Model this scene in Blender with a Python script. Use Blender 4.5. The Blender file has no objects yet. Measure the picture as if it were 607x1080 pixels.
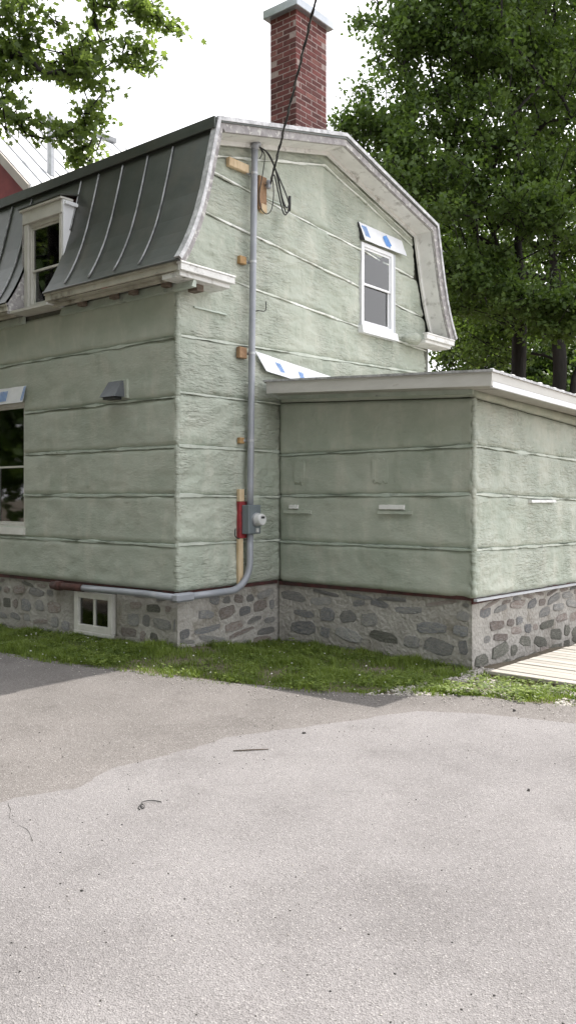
import bpy, bmesh, math, random
import numpy as np
from mathutils import Vector, Matrix, noise

random.seed(7)
rng = np.random.default_rng(7)
scene = bpy.context.scene
R = math.radians

# ------------------------------------------------------------------ camera
cam_d = bpy.data.cameras.new('camera')
cam = bpy.data.objects.new('camera', cam_d)
scene.collection.objects.link(cam)
cam.location = (6.816, -6.440, 1.70)
cam.rotation_euler = (R(90), 0, math.atan2(0.6332, 0.774))
cam_d.sensor_fit = 'VERTICAL'
cam_d.sensor_height = 24.0
cam_d.lens = 904.0 / 1080.0 * 24.0
cam_d.shift_y = -16.0 / 1080.0
cam_d.clip_start = 0.05
cam_d.clip_end = 2000
scene.camera = cam

# ------------------------------------------------------------------ sky, sun
SUN_DIR = Vector((0.06, 1.93, 2.93)).normalized()          # towards the sun
SUN_EL = math.asin(SUN_DIR.z)
SUN_AZ = math.atan2(SUN_DIR.x, SUN_DIR.y)
world = bpy.data.worlds.new('World')
scene.world = world
world.use_nodes = True
wn = world.node_tree.nodes
wl = world.node_tree.links
sky = wn.new('ShaderNodeTexSky')
sky.sky_type = 'NISHITA'
sky.sun_disc = False
sky.sun_elevation = SUN_EL
sky.sun_rotation = SUN_AZ
sky.air_density = 1.0
sky.dust_density = 6.0
sky.ozone_density = 1.0
# thin bright overcast: white cloud veil over the clear sky, slightly uneven
HAZE = 8.0
tcw = wn.new('ShaderNodeTexCoord')
cn = wn.new('ShaderNodeTexNoise'); cn.inputs['Scale'].default_value = 2.2; cn.inputs['Detail'].default_value = 6
wl.new(tcw.outputs['Generated'], cn.inputs['Vector'])
cm = wn.new('ShaderNodeMapRange'); cm.inputs['From Min'].default_value = 0.3; cm.inputs['From Max'].default_value = 0.7
cm.inputs['To Min'].default_value = 0.65; cm.inputs['To Max'].default_value = 0.95
wl.new(cn.outputs['Fac'], cm.inputs['Value'])
vm = wn.new('ShaderNodeMix'); vm.data_type = 'RGBA'
wl.new(cm.outputs[0], vm.inputs['Factor'])
wl.new(sky.outputs['Color'], vm.inputs['A'])
vm.inputs['B'].default_value = (HAZE, HAZE * 1.0, HAZE * 1.02, 1)
wl.new(vm.outputs['Result'], wn['Background'].inputs['Color'])
wn['Background'].inputs['Strength'].default_value = 0.15

sun_d = bpy.data.lights.new('sun', 'SUN')
sun_d.energy = 3.3
sun_d.angle = R(0.6)
sun_d.color = (1.0, 0.95, 0.88)
sun = bpy.data.objects.new('sun', sun_d)
scene.collection.objects.link(sun)
sun.rotation_euler = SUN_DIR.to_track_quat('Z', 'Y').to_euler()
sun.location = (0, 10, 20)

scene.view_settings.view_transform = 'Standard'
scene.view_settings.look = 'None'
scene.view_settings.exposure = 1.12
scene.view_settings.gamma = 1.0
scene.view_settings.use_curve_mapping = False

# ------------------------------------------------------------------ materials
def new_mat(name):
    m = bpy.data.materials.new(name)
    m.use_nodes = True
    return m, m.node_tree.nodes, m.node_tree.links, m.node_tree.nodes['Principled BSDF']

def col4(c):
    return (c[0], c[1], c[2], 1.0)

def mat(name, c1, c2=None, rough=0.7, scale=4.0, stretch=(1, 1, 1), bump=0.0, bscale=40.0,
        bdist=0.01, c3=None, c3scale=1.5, c3lo=0.5, c3hi=0.65, metallic=0.0, rand=0.0, spec=0.5, detail=6.0,
        lo=0.35, hi=0.65, bstretch=None, world_space=False):
    """noise-mixed two-tone colour with a patchy third colour, random value per object, noise bump"""
    m, n, l, b = new_mat(name)
    b.inputs['Roughness'].default_value = rough
    b.inputs['Metallic'].default_value = metallic
    b.inputs['Specular IOR Level'].default_value = spec
    tc = n.new('ShaderNodeTexCoord')
    src = tc.outputs['Object']
    if world_space:
        src = n.new('ShaderNodeNewGeometry').outputs['Position']
    mp = n.new('ShaderNodeMapping')
    mp.inputs['Scale'].default_value = stretch
    l.new(src, mp.inputs['Vector'])
    oi = n.new('ShaderNodeObjectInfo')
    if rand > 0 and not world_space:
        ad = n.new('ShaderNodeVectorMath'); ad.operation = 'ADD'
        sc = n.new('ShaderNodeVectorMath'); sc.operation = 'SCALE'
        cb = n.new('ShaderNodeCombineXYZ')
        l.new(oi.outputs['Random'], cb.inputs[0]); l.new(oi.outputs['Random'], cb.inputs[1])
        l.new(cb.outputs[0], sc.inputs[0]); sc.inputs['Scale'].default_value = 37.0
        l.new(mp.outputs[0], ad.inputs[0]); l.new(sc.outputs[0], ad.inputs[1])
        vec = ad.outputs[0]
    else:
        vec = mp.outputs[0]
    if c2 is None:
        c2 = c1
    nz = n.new('ShaderNodeTexNoise')
    nz.inputs['Scale'].default_value = scale
    nz.inputs['Detail'].default_value = detail
    nz.inputs['Roughness'].default_value = 0.62
    l.new(vec, nz.inputs['Vector'])
    rp = n.new('ShaderNodeValToRGB')
    rp.color_ramp.elements[0].position = lo
    rp.color_ramp.elements[1].position = hi
    rp.color_ramp.elements[0].color = col4(c1)
    rp.color_ramp.elements[1].color = col4(c2)
    l.new(nz.outputs['Fac'], rp.inputs['Fac'])
    out = rp.outputs['Color']
    if c3 is not None:
        n3 = n.new('ShaderNodeTexNoise')
        n3.inputs['Scale'].default_value = c3scale
        n3.inputs['Detail'].default_value = 8
        n3.inputs['Roughness'].default_value = 0.65
        l.new(vec, n3.inputs['Vector'])
        mr = n.new('ShaderNodeMapRange')
        mr.inputs['From Min'].default_value = c3lo
        mr.inputs['From Max'].default_value = c3hi
        l.new(n3.outputs['Fac'], mr.inputs['Value'])
        mx = n.new('ShaderNodeMix'); mx.data_type = 'RGBA'
        l.new(mr.outputs[0], mx.inputs['Factor'])
        l.new(out, mx.inputs['A'])
        mx.inputs['B'].default_value = col4(c3)
        out = mx.outputs['Result']
    if rand > 0:
        hs = n.new('ShaderNodeHueSaturation')
        mr2 = n.new('ShaderNodeMapRange')
        mr2.inputs['To Min'].default_value = 1 - rand
        mr2.inputs['To Max'].default_value = 1 + rand
        l.new(oi.outputs['Random'], mr2.inputs['Value'])
        l.new(mr2.outputs[0], hs.inputs['Value'])
        l.new(out, hs.inputs['Color'])
        out = hs.outputs['Color']
    l.new(out, b.inputs['Base Color'])
    if bump > 0:
        nb = n.new('ShaderNodeTexNoise')
        nb.inputs['Scale'].default_value = bscale
        nb.inputs['Detail'].default_value = 5
        if bstretch:
            mb = n.new('ShaderNodeMapping')
            mb.inputs['Scale'].default_value = bstretch
            l.new(src, mb.inputs['Vector'])
            l.new(mb.outputs[0], nb.inputs['Vector'])
        else:
            l.new(vec, nb.inputs['Vector'])
        bp = n.new('ShaderNodeBump')
        bp.inputs['Strength'].default_value = bump
        bp.inputs['Distance'].default_value = bdist
        l.new(nb.outputs['Fac'], bp.inputs['Height'])
        l.new(bp.outputs[0], b.inputs['Normal'])
    return m

M = {}
def foam_mat(name, bump, rip):
    m, n, l, b = new_mat(name)
    b.inputs['Roughness'].default_value = 0.6
    b.inputs['Specular IOR Level'].default_value = 0.3
    geo = n.new('ShaderNodeNewGeometry'); P = geo.outputs['Position']
    oi = n.new('ShaderNodeObjectInfo')
    def nz(scale, st=(1, 1, 1), det=5, rgh=0.6, dist=0.0):
        mp = n.new('ShaderNodeMapping'); mp.inputs['Scale'].default_value = st; l.new(P, mp.inputs['Vector'])
        x = n.new('ShaderNodeTexNoise'); x.inputs['Scale'].default_value = scale; x.inputs['Detail'].default_value = det
        x.inputs['Roughness'].default_value = rgh; x.inputs['Distortion'].default_value = dist; l.new(mp.outputs[0], x.inputs['Vector']); return x.outputs['Fac']
    def mr(v, f0, f1, t0=0.0, t1=1.0):
        x = n.new('ShaderNodeMapRange'); x.inputs['From Min'].default_value = f0; x.inputs['From Max'].default_value = f1
        x.inputs['To Min'].default_value = t0; x.inputs['To Max'].default_value = t1; l.new(v, x.inputs['Value']); return x.outputs[0]
    def mix(f, A, B):
        x = n.new('ShaderNodeMix'); x.data_type = 'RGBA'; l.new(f, x.inputs['Factor'])
        for k, v in (('A', A), ('B', B)):
            if isinstance(v, tuple): x.inputs[k].default_value = col4(v)
            else: l.new(v, x.inputs[k])
        return x.outputs['Result']
    def math_(op, a, b_):
        x = n.new('ShaderNodeMath'); x.operation = op
        for k, v in ((0, a), (1, b_)):
            if isinstance(v, (int, float)): x.inputs[k].default_value = v
            else: l.new(v, x.inputs[k])
        return x.outputs[0]
    c = mix(mr(nz(1.6, (1, 1, 1.4), 6), 0.35, 0.65), (0.342, 0.380, 0.318), (0.432, 0.458, 0.394))
    c = mix(mr(nz(2.4, (1.5, 1.5, 0.6), 5, 0.7), 0.50, 0.72, 0, 0.75), c, (0.51, 0.515, 0.445))      # spray passes of a paler batch
    c = mix(mr(nz(5.5, (1, 1, 1), 8, 0.75), 0.62, 0.76, 0, 0.5), c, (0.27, 0.285, 0.235))            # scuffed, dusty patches
    c = mix(mr(nz(30, (1, 1, 2.5), 4, 0.7), 0.66, 0.74, 0, 0.35), c, (0.24, 0.24, 0.20))
    hs = n.new('ShaderNodeHueSaturation'); l.new(mr(oi.outputs['Random'], 0, 1, 0.95, 1.05), hs.inputs['Value']); l.new(c, hs.inputs['Color'])
    l.new(hs.outputs['Color'], b.inputs['Base Color'])
    patch = mr(nz(1.1, (1, 1, 1), 4), 0.40, 0.62, 0.05, 1.05)
    h1 = math_('MULTIPLY', nz(9, (1, 1, 4.2), 4, 0.55, 0.6), patch)
    h2 = math_('MULTIPLY', nz(30, (1, 1, 1.6), 3, 0.5), 0.16)
    h3 = math_('MULTIPLY', nz(4.5, (1, 1, 1.2), 3), 1.1)
    h = math_('ADD', math_('ADD', math_('MULTIPLY', h1, rip), h2), h3)
    bp_ = n.new('ShaderNodeBump'); bp_.inputs['Strength'].default_value = bump; bp_.inputs['Distance'].default_value = 0.028
    l.new(h, bp_.inputs['Height']); l.new(bp_.outputs[0], b.inputs['Normal'])
    return m
M['foam'] = foam_mat('spray_foam', 1.0, 1.7)
M['foam_even'] = foam_mat('spray_foam_even', 0.5, 0.45)
M['strap'] = mat('strap_overspray', (0.56, 0.60, 0.53), (0.80, 0.81, 0.79), rough=0.45, scale=3.0, c3=(0.16, 0.17, 0.15),
                 c3scale=4.0, c3lo=0.60, c3hi=0.72, bump=0.3, bscale=60, bdist=0.004)
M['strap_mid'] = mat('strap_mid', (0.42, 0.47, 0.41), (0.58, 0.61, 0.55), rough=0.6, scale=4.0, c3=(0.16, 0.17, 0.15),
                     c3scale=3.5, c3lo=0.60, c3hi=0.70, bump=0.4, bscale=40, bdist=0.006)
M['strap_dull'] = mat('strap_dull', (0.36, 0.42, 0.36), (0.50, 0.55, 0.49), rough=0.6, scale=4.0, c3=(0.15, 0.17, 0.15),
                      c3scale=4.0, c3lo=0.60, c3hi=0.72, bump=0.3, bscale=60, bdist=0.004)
M['sheathing'] = mat('dark_joint', (0.10, 0.11, 0.09), (0.16, 0.16, 0.13), rough=0.9)
M['mortar'] = mat('mortar', (0.30, 0.285, 0.26), (0.43, 0.41, 0.38), rough=0.95, scale=5, bump=0.9, bscale=24, bdist=0.03,
                  c3=(0.20, 0.18, 0.15), c3scale=2.5, c3lo=0.52, c3hi=0.68, rand=0)
M['stone_grey'] = mat('stone_grey', (0.24, 0.24, 0.238), (0.38, 0.378, 0.37), rough=0.85, scale=11, bump=1.0, bscale=18, bdist=0.035, rand=0.3,
                      c3=(0.40, 0.385, 0.36), c3scale=5.0, c3lo=0.43, c3hi=0.60)
M['stone_blue'] = mat('stone_blue', (0.20, 0.205, 0.215), (0.32, 0.325, 0.335), rough=0.8, scale=11, bump=1.0, bscale=18, bdist=0.035, rand=0.25,
                      c3=(0.38, 0.365, 0.34), c3scale=5.0, c3lo=0.45, c3hi=0.62)
M['stone_brown'] = mat('stone_brown', (0.24, 0.19, 0.165), (0.40, 0.335, 0.30), rough=0.85, scale=11, bump=1.0, bscale=18, bdist=0.035, rand=0.3,
                       c3=(0.42, 0.385, 0.36), c3scale=5.0, c3lo=0.43, c3hi=0.60)
M['stone_moss'] = mat('stone_moss', (0.13, 0.132, 0.11), (0.24, 0.24, 0.205), rough=0.9, scale=11, bump=1.0, bscale=18, bdist=0.035, rand=0.25,
                      c3=(0.30, 0.28, 0.25), c3scale=5.0, c3lo=0.52, c3hi=0.66)
M['roof_dark'] = mat('roof_dark_metal', (0.062, 0.070, 0.064), (0.09, 0.098, 0.091), rough=0.42, scale=2.0, metallic=0.35,
                     c3=(0.095, 0.092, 0.080), c3scale=2.2, c3lo=0.45, c3hi=0.72, bump=0.25, bscale=6, bdist=0.012, rand=0.14)
M['seam'] = mat('roof_seam', (0.18, 0.185, 0.185), (0.42, 0.43, 0.44), rough=0.5, scale=7, metallic=0.4)
M['peeling'] = mat('peeling_paint', (0.24, 0.225, 0.23), (0.37, 0.355, 0.355), rough=0.8, scale=9, stretch=(3, 1, 1), c3=(0.52, 0.51, 0.49), c3scale=16,
                   c3lo=0.53, c3hi=0.60, bump=0.5, bscale=30, bdist=0.006)
M['white_paint'] = mat('white_paint', (0.66, 0.66, 0.645), (0.76, 0.76, 0.745), rough=0.6, scale=4, c3=(0.38, 0.37, 0.35), c3scale=7,
                       c3lo=0.54, c3hi=0.70, bump=0.2, bscale=40, bdist=0.003)
M['cream_paint'] = mat('cream_paint', (0.36, 0.345, 0.29), (0.48, 0.465, 0.40), rough=0.7, scale=4, c3=(0.15, 0.13, 0.105), c3scale=5,
                       c3lo=0.52, c3hi=0.66, bump=0.3, bscale=40, bdist=0.003)
M['fascia'] = mat('fascia_paint', (0.50, 0.49, 0.46), (0.57, 0.56, 0.53), rough=0.5, scale=3, c3=(0.42, 0.40, 0.36), c3scale=3,
                  c3lo=0.60, c3hi=0.75, stretch=(1, 1, 4))
M['drip'] = mat('drip_edge', (0.30, 0.30, 0.31), (0.60, 0.60, 0.61), rough=0.5, scale=12, metallic=0.3)
M['soffit_grey'] = mat('soffit_grey', (0.36, 0.35, 0.32), (0.46, 0.45, 0.41), rough=0.8, scale=5)
M['bare_wood'] = mat('bare_wood', (0.10, 0.075, 0.055), (0.19, 0.15, 0.12), rough=0.85, scale=8, stretch=(1, 1, 6))
M['new_wood'] = mat('new_wood', (0.50, 0.37, 0.22), (0.66, 0.53, 0.36), rough=0.7, scale=6, stretch=(5, 5, 1), c3=(0.35, 0.22, 0.11),
                    c3scale=3, c3lo=0.58, c3hi=0.75)
M['brown_wood'] = mat('brown_wood', (0.20, 0.11, 0.06), (0.36, 0.23, 0.13), rough=0.8, scale=8)
M['red_board'] = mat('red_board', (0.22, 0.02, 0.025), (0.34, 0.04, 0.045), rough=0.7, scale=10, c3=(0.10, 0.03, 0.03), c3scale=9)
M['dark_red'] = mat('dark_red', (0.035, 0.018, 0.016), (0.08, 0.025, 0.023), rough=0.8, scale=10)
M['conduit'] = mat('conduit_grey', (0.27, 0.285, 0.32), (0.33, 0.345, 0.38), rough=0.42, scale=3, metallic=0.1, c3=(0.40, 0.40, 0.42),
                   c3scale=5, c3lo=0.6, c3hi=0.75)
M['rust_pipe'] = mat('rust_pipe', (0.045, 0.024, 0.020), (0.10, 0.04, 0.032), rough=0.8, scale=14)
M['meter_box'] = mat('meter_box_grey', (0.15, 0.18, 0.20), (0.19, 0.22, 0.24), rough=0.45, scale=3, metallic=0.2)
M['meter_white'] = mat('meter_white', (0.55, 0.56, 0.57), (0.66, 0.66, 0.66), rough=0.3, scale=8)
M['black_plastic'] = mat('black_plastic', (0.012, 0.012, 0.013), (0.03, 0.03, 0.032), rough=0.5, scale=20)
M['vinyl_white'] = mat('vinyl_white', (0.72, 0.73, 0.76), (0.80, 0.81, 0.83), rough=0.4, scale=3)
M['vinyl_grey'] = mat('vinyl_grey', (0.42, 0.44, 0.47), (0.5, 0.52, 0.55), rough=0.4, scale=3)
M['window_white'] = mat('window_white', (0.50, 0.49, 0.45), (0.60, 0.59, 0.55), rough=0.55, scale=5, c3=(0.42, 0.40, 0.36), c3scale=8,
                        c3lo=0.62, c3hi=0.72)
M['membrane'] = mat('membrane_white', (0.70, 0.72, 0.76), (0.80, 0.81, 0.84), rough=0.35, scale=6, bump=0.35, bscale=9, bdist=0.01)
M['membrane_blue'] = mat('membrane_print', (0.05, 0.20, 0.55), (0.10, 0.30, 0.68), rough=0.4, scale=12)
M['membrane_back'] = mat('membrane_back', (0.03, 0.03, 0.035), (0.05, 0.05, 0.055), rough=0.6)
M['mortar_brick'] = mat('brick_mortar', (0.27, 0.205, 0.19), (0.37, 0.295, 0.275), rough=0.95, scale=30)
M['brick'] = mat('brick_red', (0.088, 0.024, 0.022), (0.145, 0.040, 0.035), rough=0.85, scale=16, bump=0.5, bscale=60, bdist=0.004, rand=0.35)
M['brick_pale'] = mat('brick_pale', (0.17, 0.06, 0.052), (0.24, 0.095, 0.08), rough=0.85, scale=16, bump=0.5, bscale=60, bdist=0.004, rand=0.2)
M['cap_metal'] = mat('cap_metal', (0.36, 0.39, 0.42), (0.46, 0.48, 0.51), rough=0.35, scale=4, metallic=0.6)
M['white_roof'] = mat('white_roof', (0.66, 0.67, 0.68), (0.74, 0.74, 0.75), rough=0.35, scale=2, metallic=0.0)
M['roof_rib'] = mat('white_roof_rib', (0.30, 0.31, 0.33), (0.38, 0.39, 0.41), rough=0.5, scale=3)
M['galv'] = mat('galvanised', (0.40, 0.41, 0.43), (0.52, 0.53, 0.55), rough=0.4, scale=8, metallic=0.5)
M['red_wall'] = mat('red_wall', (0.16, 0.022, 0.022), (0.21, 0.035, 0.032), rough=0.8, scale=4)
M['curtain'] = mat('curtain', (0.62, 0.63, 0.66), (0.8, 0.8, 0.82), rough=0.9, scale=3, stretch=(9, 9, 0.3))
M['curtain_dark'] = mat('curtain_dark', (0.09, 0.085, 0.05), (0.15, 0.14, 0.085), rough=0.9, scale=3, stretch=(9, 9, 0.3))
M['dark_room'] = mat('dark_room', (0.012, 0.012, 0.012), (0.02, 0.02, 0.02), rough=0.95)
M['deck'] = mat('deck_board', (0.24, 0.222, 0.195), (0.31, 0.29, 0.26), rough=0.75, scale=5, stretch=(0.7, 6, 6), bump=0.3, bscale=20,
                bdist=0.004, rand=0.16, c3=(0.18, 0.16, 0.14), c3scale=3, c3lo=0.6, c3hi=0.75)
M['soil'] = mat('soil', (0.085, 0.070, 0.050), (0.15, 0.125, 0.09), rough=1.0, scale=12, bump=0.6, bscale=40, bdist=0.02)
M['gravel'] = mat('gravel_stone', (0.26, 0.24, 0.22), (0.46, 0.43, 0.40), rough=0.9, scale=20, rand=0)
M['pebble'] = mat('pebble_dark', (0.03, 0.03, 0.03), (0.06, 0.055, 0.05), rough=0.9, scale=20)
M['wire'] = mat('black_wire', (0.012, 0.012, 0.012), (0.022, 0.022, 0.022), rough=0.6, scale=20)
M['wire_grey'] = mat('grey_wire', (0.10, 0.10, 0.10), (0.2, 0.2, 0.2), rough=0.5, scale=20)
M['twig'] = mat('twig', (0.05, 0.035, 0.025), (0.10, 0.075, 0.055), rough=0.9, scale=20)
M['bark'] = mat('bark', (0.010, 0.009, 0.008), (0.026, 0.023, 0.020), rough=0.95, scale=7, stretch=(1, 1, 0.25), bump=0.8, bscale=18, bdist=0.03)
M['vent_grey'] = mat('vent_hood_grey', (0.10, 0.11, 0.125), (0.15, 0.16, 0.175), rough=0.4, scale=6, metallic=0.2)
M['copper_rust'] = mat('rust_clamp', (0.25, 0.14, 0.06), (0.42, 0.27, 0.12), rough=0.7, scale=14)
M['flower'] = mat('small_flower', (0.65, 0.64, 0.58), (0.75, 0.74, 0.7), rough=0.8)
M['far_wall'] = mat('far_wall', (0.30, 0.27, 0.24), (0.36, 0.33, 0.29), rough=0.8, scale=2)

def asphalt(name, a, b, speck, stain, grain):
    m, n, l, bs = new_mat(name)
    geo = n.new('ShaderNodeNewGeometry')
    P = geo.outputs['Position']
    def nz(scale, det=6, rgh=0.6, vec=P):
        x = n.new('ShaderNodeTexNoise'); x.inputs['Scale'].default_value = scale
        x.inputs['Detail'].default_value = det; x.inputs['Roughness'].default_value = rgh
        l.new(vec, x.inputs['Vector']); return x.outputs['Fac']
    def mr(v, f0, f1, t0=0.0, t1=1.0):
        x = n.new('ShaderNodeMapRange'); x.inputs['From Min'].default_value = f0; x.inputs['From Max'].default_value = f1
        x.inputs['To Min'].default_value = t0; x.inputs['To Max'].default_value = t1
        l.new(v, x.inputs['Value']); return x.outputs[0]
    def mix(f, A, B):
        x = n.new('ShaderNodeMix'); x.data_type = 'RGBA'
        l.new(f, x.inputs['Factor'])
        for k, v in (('A', A), ('B', B)):
            if isinstance(v, tuple): x.inputs[k].default_value = col4(v)
            else: l.new(v, x.inputs[k])
        return x.outputs['Result']
    base = mix(mr(nz(0.8, 8), 0.35, 0.65), a, b)
    base = mix(mr(nz(2.3, 8, 0.7), 0.52, 0.75, 0, 0.7), base, stain)
    base = mix(mr(nz(0.55, 5, 0.6), 0.52, 0.70, 0, 0.55), base, stain)
    # aggregate: pale and dark chips
    vo = n.new('ShaderNodeTexVoronoi'); vo.inputs['Scale'].default_value = grain
    l.new(P, vo.inputs['Vector'])
    sep = n.new('ShaderNodeSeparateColor'); l.new(vo.outputs['Color'], sep.inputs[0])
    dark = mr(sep.outputs[0], 0.74, 0.98, 0, 0.5)
    pale = mr(sep.outputs[1], 0.82, 1.0, 0, 0.5)
    base = mix(dark, base, speck)
    base = mix(pale, base, (0.36, 0.345, 0.34))
    # bigger dark specks that thin out in patches
    vo2 = n.new('ShaderNodeTexVoronoi'); vo2.inputs['Scale'].default_value = 48
    l.new(P, vo2.inputs['Vector'])
    sp = mr(vo2.outputs['Distance'], 0.22, 0.10)
    pm = mr(nz(1.1, 4), 0.47, 0.66)
    mu = n.new('ShaderNodeMath'); mu.operation = 'MULTIPLY'
    l.new(sp, mu.inputs[0]); l.new(pm, mu.inputs[1])
    mu2 = n.new('ShaderNodeMath'); mu2.operation = 'MULTIPLY'
    l.new(mu.outputs[0], mu2.inputs[0]); mu2.inputs[1].default_value = 0.7
    base = mix(mu2.outputs[0], base, speck)
    l.new(base, bs.inputs['Base Color'])
    bs.inputs['Roughness'].default_value = 0.92
    bs.inputs['Specular IOR Level'].default_value = 0.2
    bp = n.new('ShaderNodeBump'); bp.inputs['Strength'].default_value = 0.8; bp.inputs['Distance'].default_value = 0.006
    ad = n.new('ShaderNodeMath'); ad.operation = 'ADD'
    l.new(vo.outputs['Distance'], ad.inputs[0]); l.new(nz(60, 3), ad.inputs[1])
    l.new(ad.outputs[0], bp.inputs['Height'])
    l.new(bp.outputs[0], bs.inputs['Normal'])
    return m
M['asphalt_old'] = asphalt('asphalt_old', (0.135, 0.125, 0.119), (0.168, 0.155, 0.149), (0.06, 0.055, 0.052), (0.105, 0.096, 0.091), 130)
M['asphalt_new'] = asphalt('asphalt_light', (0.178, 0.169, 0.170), (0.212, 0.202, 0.203), (0.07, 0.066, 0.064), (0.135, 0.127, 0.127), 150)

def leaf_mat(name, c1, c2, trans=0.35, tcol=(0.16, 0.28, 0.03)):
    m, n, l, b = new_mat(name)
    at = n.new('ShaderNodeAttribute'); at.attribute_name = 'rnd'
    rp = n.new('ShaderNodeValToRGB')
    rp.color_ramp.elements[0].color = col4(c1); rp.color_ramp.elements[1].color = col4(c2)
    l.new(at.outputs['Fac'], rp.inputs['Fac'])
    l.new(rp.outputs['Color'], b.inputs['Base Color'])
    b.inputs['Roughness'].default_value = 0.5
    b.inputs['Specular IOR Level'].default_value = 0.3
    tr = n.new('ShaderNodeBsdfTranslucent'); tr.inputs['Color'].default_value = col4(tcol)
    mx = n.new('ShaderNodeMixShader'); mx.inputs[0].default_value = trans
    l.new(b.outputs[0], mx.inputs[1]); l.new(tr.outputs[0], mx.inputs[2])
    l.new(mx.outputs[0], n['Material Output'].inputs['Surface'])
    return m
M['leaf'] = leaf_mat('maple_leaf', (0.04, 0.072, 0.02), (0.10, 0.152, 0.045), 0.36, (0.17, 0.27, 0.04))
M['leaf_maple'] = leaf_mat('maple_leaf_thin', (0.05, 0.08, 0.022), (0.12, 0.17, 0.05), 0.5, (0.26, 0.36, 0.07))
M['leaf_dark'] = leaf_mat('dark_leaf', (0.034, 0.064, 0.02), (0.08, 0.13, 0.04), 0.34, (0.13, 0.22, 0.03))
M['grass'] = leaf_mat('grass_blade', (0.055, 0.095, 0.018), (0.20, 0.255, 0.055), 0.32, (0.24, 0.34, 0.04))

def glass_mat():
    m, n, l, b = new_mat('window_glass')
    n.remove(b)
    tr = n.new('ShaderNodeBsdfTransparent'); tr.inputs['Color'].default_value = (0.80, 0.84, 0.83, 1)
    gl = n.new('ShaderNodeBsdfGlossy'); gl.inputs['Roughness'].default_value = 0.03
    fr = n.new('ShaderNodeFresnel'); fr.inputs['IOR'].default_value = 1.6
    mp = n.new('ShaderNodeMapRange'); mp.inputs['To Min'].default_value = 0.05; mp.inputs['To Max'].default_value = 1.0
    l.new(fr.outputs[0], mp.inputs['Value'])
    mx = n.new('ShaderNodeMixShader')
    l.new(mp.outputs[0], mx.inputs[0]); l.new(tr.outputs[0], mx.inputs[1]); l.new(gl.outputs[0], mx.inputs[2])
    l.new(mx.outputs[0], n['Material Output'].inputs['Surface'])
    return m
M['glass'] = glass_mat()

# ------------------------------------------------------------------ helpers
COL = scene.collection
def link(name, me, m=None, parent=None):
    o = bpy.data.objects.new(name, me)
    COL.objects.link(o)
    if m is not None and me is not None:
        me.materials.append(M[m] if isinstance(m, str) else m)
    if parent is not None:
        o.parent = parent
    return o

def tag(o, label=None, cat=None, group=None, kind=None):
    if label: o['label'] = label
    if cat: o['category'] = cat
    if group: o['group'] = group
    if kind: o['kind'] = kind
    return o

def empty(name, loc=(0, 0, 0)):
    o = bpy.data.objects.new(name, None)
    o.empty_display_size = 0.2
    COL.objects.link(o)
    o.location = loc
    return o

class MB:
    def __init__(s, off=(0, 0, 0)):
        s.v = []; s.f = []; s.off = Vector(off)
    def add(s, vs, fs):
        k = len(s.v)
        s.v += [tuple(Vector(p) - s.off) for p in vs]
        s.f += [tuple(i + k for i in f) for f in fs]
        return s
    def box(s, a, b, cham=0.0):
        x0, y0, z0 = [min(p, q) for p, q in zip(a, b)]
        x1, y1, z1 = [max(p, q) for p, q in zip(a, b)]
        if cham > 0:
            bm = bmesh.new()
            bmesh.ops.create_cube(bm, size=1)
            for v in bm.verts:
                v.co = Vector(((x0 + x1) / 2 + v.co.x * (x1 - x0), (y0 + y1) / 2 + v.co.y * (y1 - y0), (z0 + z1) / 2 + v.co.z * (z1 - z0)))
            bmesh.ops.bevel(bm, geom=bm.edges[:], offset=cham, segments=1, affect='EDGES')
            bm.verts.index_update()
            s.add([v.co[:] for v in bm.verts], [[v.index for v in f.verts] for f in bm.faces])
            bm.free()
            return s
        vs = [(x0, y0, z0), (x1, y0, z0), (x1, y1, z0), (x0, y1, z0), (x0, y0, z1), (x1, y0, z1), (x1, y1, z1), (x0, y1, z1)]
        return s.add(vs, [(3, 2, 1, 0), (4, 5, 6, 7), (0, 1, 5, 4), (1, 2, 6, 5), (2, 3, 7, 6), (3, 0, 4, 7)])
    def hexa(s, bot, top):
        """8 corner solid from two quads"""
        return s.add(list(bot) + list(top), [(3, 2, 1, 0), (4, 5, 6, 7), (0, 1, 5, 4), (1, 2, 6, 5), (2, 3, 7, 6), (3, 0, 4, 7)])
    def tube(s, pts, r, n=8, cap=True):
        pts = [Vector(p) for p in pts]
        rs = r if isinstance(r, (list, tuple)) else [r] * len(pts)
        k = len(pts)
        up = Vector((0, 0, 1))
        rings = []
        prev = None
        for i, p in enumerate(pts):
            t = (pts[min(i + 1, k - 1)] - pts[max(i - 1, 0)])
            if t.length < 1e-9: t = Vector((0, 0, 1))
            t.normalize()
            if prev is None:
                a = t.cross(up) if abs(t.z) < 0.9 else t.cross(Vector((1, 0, 0)))
            else:
                a = prev - t * prev.dot(t)
                if a.length < 1e-6: a = t.cross(Vector((1, 0, 0)))
            a.normalize(); prev = a
            b = t.cross(a)
            rings.append([p + (a * math.cos(2 * math.pi * j / n) + b * math.sin(2 * math.pi * j / n)) * rs[i] for j in range(n)])
        vs = [q for rg in rings for q in rg]
        fs = []
        for i in range(k - 1):
            for j in range(n):
                fs.append((i * n + j, i * n + (j + 1) % n, (i + 1) * n + (j + 1) % n, (i + 1) * n + j))
        if cap:
            fs.append(tuple(range(n - 1, -1, -1)))
            fs.append(tuple((k - 1) * n + j for j in range(n)))
        return s.add(vs, fs)
    def mesh(s, name, smooth=False):
        me = bpy.data.meshes.new(name)
        me.from_pydata(s.v, [], s.f)
        me.update()
        if smooth:
            me.shade_smooth()
        return me
    def build(s, name, m, parent=None, smooth=False):
        o = link(name, s.mesh(name, smooth), m, parent)
        o.location = s.off
        return o

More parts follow.
